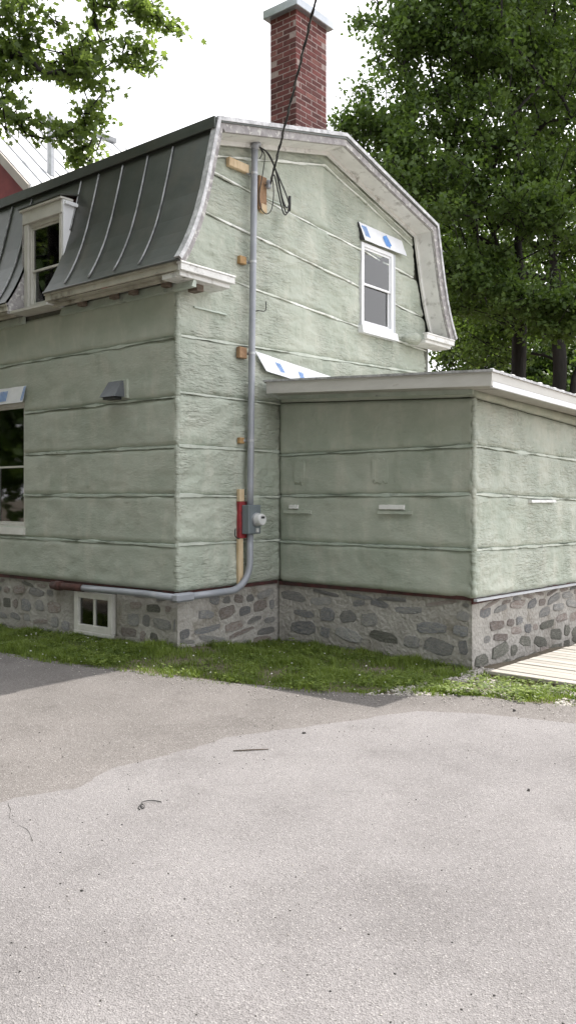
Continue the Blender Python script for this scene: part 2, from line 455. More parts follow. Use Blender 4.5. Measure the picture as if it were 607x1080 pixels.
def bezier(pts, n=8):
    """Catmull-Rom through points"""
    P = [Vector(p) for p in pts]
    out = []
    for i in range(len(P) - 1):
        p0 = P[max(i - 1, 0)]; p1 = P[i]; p2 = P[i + 1]; p3 = P[min(i + 2, len(P) - 1)]
        for k in range(n):
            t = k / n
            out.append(0.5 * ((2 * p1) + (p2 - p0) * t + (2 * p0 - 5 * p1 + 4 * p2 - p3) * t * t + (3 * p1 - p0 - 3 * p2 + p3) * t ** 3))
    out.append(P[-1])
    return out

def nse(x, y, z=0.0):
    return noise.noise(Vector((x, y, z)))

# ================================================================== SETTING
# ground heights of the lawn strip (dips slightly towards the annex)
CTRL = [(0.0, 0.0, 0.035), (0.0, 1.7, -0.09), (2.66, 1.7, -0.12), (-3.4, 0.0, -0.06), (-1.2, 0, 0.0), (3.2, 1.0, -0.07), (4.6, 1.2, -0.08),
        (-1, -1.2, -0.005), (0.03, -1.0, -0.005), (1.0, -0.8, -0.005), (2.0, -0.6, -0.005), (2.8, -0.25, -0.005), (3.4, 0.2, -0.01), (4.2, 0.42, -0.01), (-4, -1.5, -0.005),
        (6, 0.8, -0.02), (6, 1.6, -0.12), (2.7, 3.0, -0.16), (3.0, 5.0, -0.24), (5, 3.0, -0.2), (6, 5, -0.25)]
def lawn_z(u, v):
    sw = sz = 0
    for a, b, z in CTRL:
        w = 1.0 / ((u - a) ** 2 + (v - b) ** 2 + 0.02) ** 1.5
        sw += w; sz += w * z
    return sz / sw + 0.012 * nse(u * 2.1, v * 2.1, 4.0)

EDGE = [(-9.0, -2.0), (-4.0, -1.45), (-1.5, -1.22), (-1.02, -1.18), (-0.57, -1.14), (-0.19, -1.07), (0.1, -0.98), (0.5, -0.93), (1.04, -0.825), (1.55, -0.72), (2.0, -0.6),
        (2.41, -0.45), (2.77, -0.25), (3.08, 0.0), (3.43, 0.2), (3.84, 0.26), (4.22, 0.42), (5.2, 0.62), (9.0, 1.0)]
def edge_v(u):
    for (a, b), (c, d) in zip(EDGE[:-1], EDGE[1:]):
        if a <= u <= c:
            return b + (d - b) * (u - a) / (c - a)
    return EDGE[-1][1]

g = MB()
g.add([(-600, -600, -0.32), (600, -600, -0.32), (600, 600, -0.32), (-600, 600, -0.32)], [(0, 1, 2, 3)])
tag(g.build('ground', 'soil'), kind='structure')

# driveway: old brownish asphalt sheet with a ragged edge along the grass
dv = MB()
us = list(np.arange(-9.0, 9.01, 0.06))
top = [(u, edge_v(u) + 0.05 + 0.035 * nse(u * 7, 0.3) + 0.02 * nse(u * 21, 1.3)) for u in us]
top = [p for p in top if p[0] > -2.6]
poly = [(-2.6, -11)] + top + [(14, 1.0), (14, -11)]
n0 = len(poly)
vs = [(p[0], p[1], 0.0) for p in poly] + [(p[0], p[1], -0.30) for p in poly]
dv.add(vs, [tuple(range(n0))[::-1]] + [(i, (i + 1) % n0, (i + 1) % n0 + n0, i + n0) for i in range(n0)])
tag(dv.build('driveway', 'asphalt_old'), kind='structure')

def crack(pts, w, z, seed):
    mb = MB(); P = []
    for (a, b), (c, d) in zip(pts[:-1], pts[1:]):
        k = max(2, int(math.hypot(c - a, d - b) / 0.03))
        P += [(a + (c - a) * i / k, b + (d - b) * i / k) for i in range(k)]
    P.append(pts[-1]); vs = []
    for i, (x, y) in enumerate(P):
        x += 0.02 * nse(x * 9, y * 9, seed); y += 0.02 * nse(x * 9, y * 9, seed + 5)
        ww = w * max(0.15, 0.5 + 1.2 * nse(x * 14, y * 14, seed + 2))
        vs += [(x - ww, y - ww * 0.3, z), (x + ww, y + ww * 0.3, z)]
    mb.add(vs, [(2 * i, 2 * i + 1, 2 * i + 3, 2 * i + 2) for i in range(len(P) - 1)])
    return mb
# lighter top course laid over it
BND = [(2.4, -11), (2.45, -8), (2.57, -3.77), (2.68, -3.34), (2.60, -3.0), (2.65, -2.39), (2.66, -2.03), (2.94, -1.41), (3.14, -0.95), (3.30, -0.55), (3.75, -0.30), (4.5, -0.1),
       (6.0, 0.15), (9, 0.5), (14, 0.6)]
bp = []
for (a, b), (c, d) in zip(BND[:-1], BND[1:]):
    L = math.hypot(c - a, d - b); k = max(2, int(min(L, 8) / 0.05))
    for i in range(k):
        t = i / k; x = a + (c - a) * t; y = b + (d - b) * t
        j = 0.05 * nse(x * 4, y * 4, 9) + 0.03 * nse(x * 14, y * 14, 5)
        bp.append((x + j, y + j * 0.6))
bp += [(14, 0.6), (14, -11)]
ov = MB(); n1 = len(bp)
ov.add([(p[0], p[1], 0.006) for p in bp] + [(p[0], p[1], 0.001) for p in bp],
       [tuple(range(n1))[::-1]] + [(i, (i + 1) % n1, (i + 1) % n1 + n1, i + n1) for i in range(n1)])
top_course = tag(ov.build('driveway_top_course', 'asphalt_new'), kind='structure')
crack([(2.62, -3.75), (2.82, -3.86), (3.0, -3.90), (3.16, -3.97)], 0.004, 0.0075, 3).build('crack', 'pebble', top_course)
crack([(3.25, -2.9), (3.5, -2.6), (3.85, -2.5), (4.2, -2.2), (4.6, -2.15)], 0.0016, 0.0075, 12).build('crack', 'pebble', top_course)
crack([(1.0, -2.9), (1.5, -2.6), (1.9, -2.5), (2.35, -2.15)], 0.0022, 0.0015, 14).build('crack', 'pebble', top_course)
crack([(2.95, -4.6), (3.3, -4.5), (3.55, -4.62), (3.9, -4.55)], 0.002, 0.0075, 8).build('crack', 'pebble', top_course)

# lawn soil strip
lw = MB()
nu, nv = 130, 24
uu = np.linspace(-9, 9, nu)
for u in uu:
    e = edge_v(u) - 0.12
    far = 5.5 if u > 2.4 else (2.2 if u > -0.1 else 0.2)
    for j in range(nv):
        v = e + (far - e) * j / (nv - 1)
        lw.v.append((u, v, lawn_z(u, v) if j > 0 else -0.06))
for i in range(nu - 1):
    for j in range(nv - 1):
        lw.f.append((i * nv + j, (i + 1) * nv + j, (i + 1) * nv + j + 1, i * nv + j + 1))
tag(lw.build('lawn_soil', 'soil', smooth=True), kind='structure')

# ================================================================== HOUSE
house = empty('house', (0, 0, 0))
tag(house, 'old house under spray foam with dark mansard roof, brick chimney and low side annex', 'house')
AV = 1.695        # annex near wall
AU = 2.665        # annex end wall
GW = 5.30         # gable width
HL = -6.6         # far end of the front

PROF = [(-0.30, 4.165), (-0.235, 4.26), (-0.165, 4.38), (-0.09, 4.53), (-0.01, 4.72), (0.075, 4.98), (0.165, 5.32), (0.285, 5.80)]
def prof_v(z):
    if z <= PROF[0][1]: return PROF[0][0]
    for (a, b), (c, d) in zip(PROF[:-1], PROF[1:]):
        if b <= z <= d: return a + (c - a) * (z - b) / (d - b)
    return PROF[-1][0]
RIDGE = (2.65, 6.39)
def top_z(v):
    v = min(v, GW - v)
    return PROF[-1][1] + (RIDGE[1] - PROF[-1][1]) * (v - PROF[-1][0]) / (RIDGE[0] - PROF[-1][0])

# ---- walls: foam panels between horizontal straps
def foam_panel(parent, axis, c, sgn, a0, a1, zl, zh, seed, amp=1.0, res=0.032, openings=(), clip=None, inset=0.045, corner=(), fm='foam'):
    """axis 'u': wall runs along u at v=c (outward -v); axis 'v': runs along v at u=c (outward +u)."""
    A = set(np.round(np.linspace(a0, a1, max(2, int((a1 - a0) / res) + 1)), 4))
    for (o0, o1, p0, p1) in openings:
        for x in (o0, o1):
            if a0 < x < a1: A.add(round(x, 4))
    A = sorted(A)
    zmin = min(zl(a0), zl(a1)); zmax = max(zh(a0), zh(a1), zh((a0 + a1) / 2))
    T = list(np.linspace(0, 1, max(3, int((zmax - zmin) / res) + 1)))
    idx = {}; vs = []; fs = []
    seams = [a0 + (a1 - a0) * random.random() for _ in range(max(1, int((a1 - a0) / 1.2)))]
    def vert(i, j):
        key = (i, j)
        if key in idx: return idx[key]
        a = A[i]; lo = zl(a); hi = zh(a)
        z = lo + (hi - lo) * T[j]
        if clip:
            l_, r_ = clip(z); a_ = min(max(a, l_), r_)
        else:
            a_ = a
        s = seed * 7.3
        d = amp * (0.018 * nse(a_ * 2.3, z * 2.3, s) + 0.012 * nse(a_ * 5, z * 8, s + 3) + (0.010 * nse(a_ * 5, z * 26, s + 5) + 0.004 * nse(a_ * 30, z * 40, s + 8)) * (1.0 if amp > 0.9 else 0.3))
        dz = min(z - lo, hi - z)
        e = max(0.0, 1 - dz / 0.05)
        d -= inset * 0.45 * e * e
        e3 = max(0.0, 1 - abs((z - lo) - 0.05) / 0.04)            # foam swells just off the straps
        d += 0.013 * e3 * amp * (0.35 + 1.3 * nse(a_ * 7, s, z * 2))
        for sm in seams:
            w = abs(a_ - sm + 0.015 * nse(z * 5, s))
            if w < 0.03: d += amp * 0.007 * (1 - w / 0.03)
        for cz in corner:
            w = abs(a_ - cz)
            if w < 0.14: d += (1 - w / 0.14) * (0.016 * abs(nse(a_ * 22, z * 22, s)) + 0.012 * nse(a_ * 5, z * 9, s) + 0.004)
        for ed in (a0, a1):
            w = abs(a_ - ed)
            if w < 0.03: d -= 0.02 * (1 - w / 0.03)
        p = (a_, c - d, z) if axis == 'u' else (c + d, a_, z)
        idx[key] = len(vs); vs.append(p)
        return idx[key]
    for i in range(len(A) - 1):
        am = (A[i] + A[i + 1]) / 2
        for j in range(len(T) - 1):
            zm = zl(am) + (zh(am) - zl(am)) * (T[j] + T[j + 1]) / 2
            if clip:
                l_, r_ = clip(zm)
                if A[i + 1] <= l_ or A[i] >= r_: continue
            if zh(am) - zl(am) < 0.004: continue
            if any(o0 - 1e-4 < am < o1 + 1e-4 and p0 < zm < p1 for (o0, o1, p0, p1) in openings): continue
            f = (vert(i, j), vert(i + 1, j), vert(i + 1, j + 1), vert(i, j + 1))
            fs.append(f)
    if not fs: return None
    # solid: border drops back to the sheathing
    ed = {}
    for f in fs:
        for k in range(len(f)):
            a, b = f[k], f[(k + 1) % len(f)]
            if (b, a) in ed: del ed[(b, a)]
            else: ed[(a, b)] = 1
    back = {}
    for (a, b) in list(ed):
        for q in (a, b):
            if q not in back:
                p = vs[q]; back[q] = len(vs)
                vs.append((p[0], c + inset + 0.01, p[2]) if axis == 'u' else (c - inset - 0.01, p[1], p[2]))
        fs.append((b, a, back[a], back[b]))
    mb = MB(); mb.v = vs; mb.f = fs
    o = mb.build('foam_panel', 'foam' if amp > 0.9 else 'foam_even', parent, smooth=True)
    return o

def strap(parent, axis, c, pts, m='strap', w=0.02, proud=0.016, seed=1.0):
    """thin furring strip half buried in foam, following pts (a, z)"""
    mb = MB()
    P = []
    for (a, b), (e, f) in zip(pts[:-1], pts[1:]):
        k = max(2, int(math.hypot(e - a, f - b) / 0.06))
        P += [(a + (e - a) * i / k, b + (f - b) * i / k) for i in range(k)]
    P.append(pts[-1])
    ring = []
    for (a, z) in P:
        hw = w * max(0.12, 0.62 + 0.9 * nse(a * 3, z, seed) + 0.4 * nse(a * 11, z, seed))
        zz = z + 0.006 * nse(a * 2.5, z, seed + 2)
        d = proud * max(-0.6, 0.6 + 1.6 * nse(a * 2.1, z, seed + 4))
        q = [(-0.02, -hw), (d * 0.8, -hw), (d, hw * 0.5), (-0.02, hw)]
        ring.append([((a, c - dd, zz + h) if axis == 'u' else (c + dd, a, zz + h)) for dd, h in q])
    vs = [x for r in ring for x in r]
    fs = []
    for i in range(len(ring) - 1):
        for j in range(4):
            fs.append((i * 4 + j, i * 4 + (j + 1) % 4, (i + 1) * 4 + (j + 1) % 4, (i + 1) * 4 + j))
    fs += [(3, 2, 1, 0), tuple(len(vs) - 4 + j for j in range(4))]
    mb.add(vs, fs)
    return mb.build('furring_strap', m, parent)

def lin(a0, z0, a1, z1):
    return lambda a: z0 + (z1 - z0) * (a - a0) / (a1 - a0)

def wall_slab(name, mb):
    return mb.build(name, 'sheathing', house)

GAP = 0.007
def panel_row(parent, axis, c, a0, a1, lines, seed, amp, openings=(), clip=None, corner=(), smat='strap', res=0.032, topfn=None):
    for k in range(len(lines) - 1):
        zl = lines[k]; zh = lines[k + 1]
        foam_panel(parent, axis, c, 1, a0, a1, (lambda a, f=zl: f(a) + GAP), (lambda a, f=zh: f(a) - GAP), seed + k, amp, res, openings, clip, corner=corner)
        if 0 < k:
            segs = [(a0 + 0.01, a1 - 0.01)]
            zc = (zl(a0) + zl(a1)) / 2
            if clip:
                l_, r_ = clip(zc); segs = [(max(a0, l_) + 0.01, min(a1, r_) - 0.01)]
            for (o0, o1, p0, p1) in openings:
                new = []
                for (s0, s1) in segs:
                    zz = zl((o0 + o1) / 2)
                    if p0 < zz < p1 and o1 > s0 and o0 < s1:
                        if o0 > s0: new.append((s0, o0))
                        if o1 < s1: new.append((o1, s1))
                    else: new.append((s0, s1))
                segs = new
            for (s0, s1) in segs:
                if s1 - s0 > 0.1:
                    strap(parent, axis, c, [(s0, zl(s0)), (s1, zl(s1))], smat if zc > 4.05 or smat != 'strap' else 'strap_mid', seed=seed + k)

flat = lambda z: (lambda a: z)

# front wall (shaded): runs along u at v = 0
LW = (-3.62, -2.86, 1.30, 2.93)            # ground floor window opening  u0 u1 z0 z1
mb = MB()
for a, b, z0, z1 in [(HL, -3.62, 0.66, 4.05), (-3.62, -2.86, 0.66, 1.30), (-3.62, -2.86, 2.93, 4.05), (-2.86, -0.03, 0.66, 4.05)]:
    mb.box((a, 0.05, z0), (b, 0.18, z1))
w_front = wall_slab('wall', mb); w_front['label'] = 'long shaded front wall of foam bays'
FL = [0.66, 1.17, 1.72, 2.25, 2.79, 3.44, 3.98]
panel_row(w_front, 'u', 0.0, -3.95, 0.0, [flat(z) for z in FL], 1.0, 0.75, openings=[LW], corner=(0.0,), smat='strap_dull')
panel_row(w_front, 'u', 0.0, HL, -3.96, [flat(z) for z in FL], 11.0, 0.75, smat='strap_dull', res=0.10)

# gable wall: runs along v at u = 0
GWIN = (3.47, 4.31, 4.07, 5.28)
def gclip(z):
    if z < 4.10: return 0.0, GW
    l_ = prof_v(z) + 0.10 + 0.10 * min(1, (z - 4.1) / 0.3)
    l_ = max(0.0, l_) if z < 4.4 else l_
    return l_, GW - l_
mb = MB()
pts = [(0.0, 0.66), (GW, 0.66), (GW, 4.1), (GW - 0.10, 4.7), (GW - 0.42, 5.72), (RIDGE[0], 6.28), (0.42, 5.72), (0.10, 4.7), (0.0, 4.1)]
# slab with a window hole: a ring of quads
hole = [(GWIN[0], GWIN[2]), (GWIN[1], GWIN[2]), (GWIN[1], GWIN[3]), (GWIN[0], GWIN[3])]
def gslab(poly):
    k = len(poly)
    mb.add([(-0.05, a, z) for a, z in poly] + [(-0.17, a, z) for a, z in poly],
           [tuple(range(k)), tuple(range(2 * k - 1, k - 1, -1))] + [(i, i + k, (i + 1) % k + k, (i + 1) % k) for i in range(k)])
gslab([(0.05, 0.66), (GW - 0.05, 0.66), (GW - 0.05, 4.07), (0.05, 4.07)])
gslab([(0.05, 4.07), (GWIN[0], 4.07), (GWIN[0], 5.28), (0.26, 5.28), (0.14, 4.7)])
gslab([(GWIN[1], 4.07), (GW - 0.05, 4.07), (GW - 0.14, 4.7), (GW - 0.26, 5.28), (GWIN[1], 5.28)])
gslab([(0.26, 5.28), (GW - 0.26, 5.28), (GW - 0.42, 5.70), (RIDGE[0], 6.24), (0.42, 5.70)])
w_gable = wall_slab('wall', mb); w_gable['label'] = 'bright gable wall of foam bays'
GL = [lin(0, 0.66, GW, 0.66), lin(0, 1.185, GW, 1.12), lin(0, 1.72, GW, 1.66), lin(0, 2.26, GW, 2.26), lin(0, 2.84, GW, 2.88), lin(0, 3.46, GW, 3.62),
      lin(0, 4.26, GW, 3.98), lin(0, 4.94, GW, 4.48), lin(0, 5.43, GW, 5.02), lambda v: max(5.03, top_z(v) - 0.30)]
panel_row(w_gable, 'v', 0.0, 0.0, GW, GL[:-1], 21.0, 1.1, openings=[GWIN], clip=gclip, corner=(0.0,))
# topmost field under the rakes
foam_panel(w_gable, 'v', 0.0, 1, 0.36, GW - 0.36, (lambda a: GL[-2](a) + GAP), (lambda a: max(GL[-2](a) + 0.01, top_z(a) - 0.30)), 33, 1.1, clip=gclip)
foam_panel(w_gable, 'v', 0.0, 1, 0.36, GW - 0.36, (lambda a: top_z(a) - 0.29), (lambda a: top_z(a) - 0.10), 34, 1.0)
strap(w_gable, 'v', 0.0, [(0.42, GL[-2](0.42)), (4.9, GL[-2](4.9))], seed=31)
strap(w_gable, 'v', 0.0, [(0.42, top_z(0.42) - 0.295), (RIDGE[0], top_z(RIDGE[0]) - 0.295)], seed=32, w=0.026)
strap(w_gable, 'v', 0.0, [(RIDGE[0], top_z(RIDGE[0]) - 0.295), (GW - 0.42, top_z(GW - 0.42) - 0.295)], seed=33)
strap(w_gable, 'v', 0.0, [(2.85, top_z(2.85) - 0.20), (GW - 0.45, top_z(GW - 0.45) - 0.21)], seed=35, w=0.014)

# annex near wall (shaded): along u at v = AV
mb = MB(); mb.box((0.02, AV + 0.05, 0.66), (AU - 0.06, AV + 0.18, 2.86))
w_a = wall_slab('wall', mb); w_a['label'] = 'shaded annex wall of foam bays'
AL = [lin(0, 0.655, AU, 0.635), flat(1.148), lin(0, 1.712, AU, 1.73), lin(0, 2.216, AU, 2.233), lin(0, 2.86, AU, 2.735)]
panel_row(w_a, 'u', AV, 0.02, AU, AL, 41.0, 0.7, corner=(AU,), smat='strap_dull')
foam_panel(w_a, 'u', AV, 1, 0.02, AU, lin(0, 2.87, AU, 2.745), lin(0, 3.0, AU, 2.84), 46, 0.6)
# annex end wall: along v at u = AU
AE = 6.2
mb = MB(); mb.box((AU - 0.18, AV + 0.05, 0.60), (AU - 0.05, AE, 2.80))
w_e = wall_slab('wall', mb); w_e['label'] = 'bright annex end wall of foam bays'
EL = [lin(AV, 0.634, 4.53, 0.585), lin(AV, 1.147, 4.53, 1.095), lin(AV, 1.73, 4.53, 1.665), lin(AV, 2.235, 4.53, 2.18), lin(AV, 2.735, 4.53, 2.62)]
panel_row(w_e, 'v', AU, AV, AE, EL, 51.0, 1.0, corner=(AV,))
foam_panel(w_e, 'v', AU, 1, AV, AE, lin(AV, 2.745, 4.53, 2.63), lin(AV, 2.84, 4.53, 2.75), 56, 0.6)
# hidden walls so that the building is closed
mb = MB(); mb.box((HL, GW - 0.05, 0.0), (0.0, GW + 0.05, 4.05)); mb.box((HL - 0.02, 0.05, 0.0), (HL + 0.1, GW - 0.06, 5.6)); mb.box((0.02, AE, 0.0), (AU - 0.02, AE + 0.1, 2.7))
w_b = wall_slab('wall', mb); w_b['label'] = 'back walls out of sight'

# lumpy bead of foam down the outside corners
def corner_bead(parent, u, v, z0, z1, seed):
    pts = []; rs = []
    for z in np.arange(z0, z1, 0.022):
        pts.append((u + 0.007 * nse(z * 7, seed), v + 0.007 * nse(z * 7, seed + 3), z))
        rs.append(0.030 + 0.012 * nse(z * 5, seed + 6) + 0.014 * nse(z * 21, seed + 9))
    mb = MB(); mb.tube(pts, rs, 10); return mb.build('corner_bead', 'foam', parent, True)
corner_bead(w_gable, -0.020, 0.020, 0.68, 3.93, 1.0)
corner_bead(w_e, AU - 0.018, AV + 0.018, 0.66, 2.74, 5.0)

# torn bits and cut-outs in the annex foam
def chunk(parent, axis, c, a, z, w, h, d, m, seed):
    mb = MB(); n = 9
    vs = []
    for i in range(n):
        x = -w / 2 + w * i / (n - 1)
        jj = 0.12 * h * nse(i * 0.9, seed)
        for (dd, hh) in ((-0.02, -h / 2), (d, -h / 2 + 0.15 * h), (d * 0.8, h / 2), (-0.02, h / 2 + 0.004)):
            vs.append((a + x, c - dd, z + hh + jj) if axis == 'u' else (c + dd, a + x, z + hh + jj))
    fs = [(i * 4 + j, i * 4 + (j + 1) % 4, (i + 1) * 4 + (j + 1) % 4, (i + 1) * 4 + j) for i in range(n - 1) for j in range(4)]
    fs += [(3, 2, 1, 0), tuple(4 * (n - 1) + j for j in range(4))]
    mb.add(vs, fs)
    return mb.build('foam_scrap', m, parent)
chunk(w_a, 'u', AV, 1.66, 1.582, 0.32, 0.055, 0.03, 'white_paint', 1)
chunk(w_a, 'u', AV, 1.70, 1.52, 0.44, 0.035, 0.03, 'foam_even', 2)
chunk(w_a, 'u', AV, 0.26, 1.575, 0.13, 0.05, 0.03, 'white_paint', 3)
chunk(w_a, 'u', AV, 0.32, 1.515, 0.42, 0.045, 0.03, 'foam_even', 4)
chunk(w_a, 'u', AV, 1.52, 1.97, 0.17, 0.30, 0.012, 'foam_even', 5)
chunk(w_a, 'u', AV, 1.42, 1.99, 0.04, 0.30, 0.014, 'foam_even', 6)
chunk(w_a, 'u', AV, 0.34, 1.98, 0.16, 0.30, 0.010, 'foam_even', 7)
chunk(w_e, 'v', AU, 3.42, 1.645, 0.72, 0.035, 0.04, 'white_paint', 8)
chunk(w_gable, 'v', 0.0, 0.50, 3.80, 0.52, 0.022, 0.022, 'strap_dull', 9)
chunk(w_gable, 'v', 0.0, 1.62, 5.33, 0.5, 0.02, 0.02, 'strap_dull', 10)

# ---- rubble foundation
fnd = MB()
fnd.box((HL, 0.045, -0.6), (-1.86, 0.5, 0.655)); fnd.box((-1.86, 0.045, -0.6), (-1.07, 0.5, 0.07))
fnd.box((-1.07, 0.045, -0.6), (-0.045, 0.5, 0.655)); fnd.box((-1.86, 0.045, 0.57), (-1.07, 0.5, 0.655)); fnd.box((-1.86, 0.16, 0.07), (-1.07, 0.5, 0.57))
fnd.box((-0.5, 0.0452, -0.6), (-0.0452, GW, 0.654))
fnd.box((-0.02, AV + 0.045, -0.6), (AU - 0.05, AV + 0.5, 0.63)); fnd.box((AU - 0.5, AV + 0.0455, -0.6), (AU - 0.0505, AE, 0.60))
foundation = fnd.build('foundation', 'mortar', house)
foundation['label'] = 'fieldstone foundation with broad pale mortar'

stone_meshes = []
def stone_mesh(seed, m):
    r = random.Random(seed)
    base = []
    for (x, y, dx, dy) in ((0.5, 0.5, -1, -1), (-0.5, 0.5, 1, -1), (-0.5, -0.5, 1, 1), (0.5, -0.5, -1, 1)):
        a, b = r.uniform(0.06, 0.34), r.uniform(0.06, 0.38)
        p, q = (x + dx * a, y), (x, y + dy * b)
        base += [q, p] if x * y > 0 else [p, q]
    out = [(x * r.uniform(0.86, 1.03), y * r.uniform(0.84, 1.03)) for x, y in base]
    n = len(out)
    inn = [(x * r.uniform(0.76, 0.9), y * r.uniform(0.74, 0.9), r.uniform(0.6, 1.15)) for x, y in out]
    vs = [(x, -0.8, y) for x, y in out] + [(x, z, y) for x, y, z in inn] + [(r.uniform(-.15, .15), r.uniform(0.85, 1.3), r.uniform(-.15, .15))]
    fs = []
    for i in range(n):
        j = (i + 1) % n
        fs.append((i, j, n + j, n + i)); fs.append((n + i, n + j, 2 * n))
    mb = MB(); mb.add(vs, fs)
    me = mb.mesh('stone', False)
    me.materials.append(M[m])
    return me
KINDS = ['stone_grey', 'stone_blue', 'stone_brown', 'stone_moss']
SM = {k: [stone_mesh(i * 17 + j * 101, k) for i in range(7)] for j, k in enumerate(KINDS)}
def lay_stones(axis, c, a0, a1, z0, z1, weights, proud, gap, wr, hr, avoid=(), seed=1, low_moss=False):
    r = random.Random(seed)
    z = z0
    while z < z1 - 0.05:
        h = min(r.uniform(*hr), z1 - z)
        a = a0 + r.uniform(-0.1, 0.03)
        while a < a1 - 0.03:
            w = r.uniform(*wr)
            hh = h * r.uniform(0.75, 1.12)
            ca, cz = a + w / 2, z + h / 2 + r.uniform(-0.03, 0.03) + 0.03 * nse(a * 1.7, z * 3, seed)
            a += w
            if a > a1 + 0.02: w -= (a - a1 - 0.0); ca = a1 - w / 2
            if w < 0.06 or ca - w / 2 < a0 - 0.02: continue
            if any(ca + w / 2 > x0 and ca - w / 2 < x1 and cz + hh / 2 > y0 and cz - hh / 2 < y1 for x0, x1, y0, y1 in avoid): continue
            if r.random() < gap[1]: continue
            k = r.choices(KINDS, weights)[0]
            if low_moss and cz < 0.14 and r.random() < 0.7: k = 'stone_moss'
            if low_moss and cz > 0.3 and k == 'stone_moss': k = 'stone_brown'
            o = bpy.data.objects.new('stone', r.choice(SM[k]))
            COL.objects.link(o); o.parent = foundation
            p = proud * r.uniform(0.25, 1.3)
            top = min(cz + hh / 2, z1 - 0.01); cz = top - hh / 2
            if axis == 'u':
                o.location = (ca, c, cz); o.rotation_euler = (0, 0, math.pi)
            else:
                o.location = (c, ca, cz); o.rotation_euler = (0, 0, -math.pi / 2)
            o.rotation_euler.rotate_axis('Y', r.uniform(-0.2, 0.2))
            o.scale = (w - gap[0] * r.uniform(0.6, 1.5), p, max(0.05, hh - gap[0] * r.uniform(0.5, 1.2)))
        z += h
BW = (-1.88, -1.05, 0.03, 0.60)
lay_stones('u', 0.045, -4.2, -0.06, -0.10, 0.62, (4, 2, 3, 0.8), 0.010, (0.045, 0.22), (0.14, 0.42), (0.12, 0.21), [BW], 3)
lay_stones('v', -0.045, 0.06, 1.70, -0.14, 0.60, (6, 4, 1, 0), 0.009, (0.035, 0.12), (0.16, 0.52), (0.11, 0.19), (), 5)
lay_stones('u', AV + 0.045, 0.0, AU - 0.06, -0.16, 0.60, (5, 5, 1.5, 0.5), 0.009, (0.04, 0.12), (0.17, 0.52), (0.11, 0.22), (), 8)
lay_stones('v', AU - 0.05, AV + 0.05, 5.2, -0.28, 0.57, (5, 1.5, 6, 0.4), 0.010, (0.030, 0.06), (0.18, 0.52), (0.10, 0.22), (), 17, True)

# red sill board showing under the foam
mb = MB()
mb.box((HL, 0.022, 0.625), (-0.022, 0.044, 0.668)); mb.box((-0.044, 0.024, 0.628), (-0.024, AV + 0.02, 0.668))
mb.box((0.0, AV + 0.020, 0.612), (AU - 0.03, AV + 0.044, 0.655)); mb.box((AU - 0.049, AV + 0.022, 0.575), (AU - 0.024, AE, 0.645))
s_ = mb.build('sill_board', 'dark_red', house); s_['label'] = 'dark red sill board under the foam'
mb = MB()
for i in range(14):
    v0 = AV + 0.02 + i * 0.3; mb.hexa([(AU - 0.02, v0, EL[0](v0) - 0.028), (AU + 0.022, v0, EL[0](v0) - 0.028), (AU + 0.022, v0 + 0.3, EL[0](v0 + 0.3) - 0.028), (AU - 0.02, v0 + 0.3, EL[0](v0 + 0.3) - 0.028)],
                                      [(AU - 0.02, v0, EL[0](v0) - 0.004), (AU + 0.022, v0, EL[0](v0) - 0.004), (AU + 0.022, v0 + 0.3, EL[0](v0 + 0.3) - 0.004), (AU - 0.02, v0 + 0.3, EL[0](v0 + 0.3) - 0.004)])
mb.build('base_flashing', 'vinyl_grey', house)

# ---- mansard roof
roof_core = MB()
OH = 0.34
def roof_strip(mbx, u0, u1, zmin=None, zmax=None, t=0.03, mirror=False):
    zs = [p[1] for p in PROF]
    if zmin: zs = [zmin] + [z for z in zs if z > zmin]
    if zmax: zs = [z for z in zs if z < zmax] + [zmax]
    f = (lambda v: GW - v) if mirror else (lambda v: v)
    vs = []
    for z in zs:
        v = prof_v(z)
        vs += [(u0, f(v), z), (u1, f(v), z), (u0, f(v + t), z - 0.01), (u1, f(v + t), z - 0.01)]
    fs = []
    for i in range(len(zs) - 1):
        a = i * 4; b = a + 4
        fs += [(a, a + 1, b + 1, b), (a + 2, b + 2, b + 3, a + 3), (a, b, b + 2, a + 2), (a + 1, a + 3, b + 3, b + 1)]
    e = (len(zs) - 1) * 4
    fs += [(0, 2, 3, 1), (e, e + 1, e + 3, e + 2)]
    if mirror: fs = [q[::-1] for q in fs]
    mbx.add(vs, fs)
# upper slopes and rear steep slope: the roof part itself
def slab(mbx, quad, t):
    mbx.hexa([(x, y, z - t) for x, y, z in quad], quad)
b0 = PROF[-1]
slab(roof_core, [(HL - 0.2, b0[0] - 0.05, b0[1] + 0.0), (OH + 0.02, b0[0] - 0.05, b0[1]), (OH + 0.02, RIDGE[0], RIDGE[1]), (HL - 0.2, RIDGE[0], RIDGE[1])], 0.045)
slab(roof_core, [(HL - 0.2, RIDGE[0], RIDGE[1]), (OH + 0.02, RIDGE[0], RIDGE[1]), (OH + 0.02, GW - b0[0] + 0.05, b0[1]), (HL - 0.2, GW - b0[0] + 0.05, b0[1])], 0.045)
roof_strip(roof_core, HL - 0.2, OH, mirror=True)
roof = roof_core.build('roof', 'roof_dark', house)
DU0, DU1 = -2.83, -2.02          # dormer bay
ribs = [-0.32, -0.745, -1.19, -1.64]
edges_r = [OH - 0.02] + ribs + [DU1]
for a, b in zip(edges_r[:-1], edges_r[1:]):
    mb = MB(); roof_strip(mb, b, a); mb.build('roof_panel', 'roof_dark', roof)
mb = MB(); roof_strip(mb, DU0, DU1, zmin=5.47); mb.build('roof_panel', 'roof_dark', roof)
left = [DU0, -3.05, -3.50, -3.95, -4.4, -4.85, -5.3, -5.75, -6.2, HL - 0.2]
for a, b in zip(left[:-1], left[1:]):
    mb = MB(); roof_strip(mb, b, a); mb.build('roof_panel', 'roof_dark', roof)
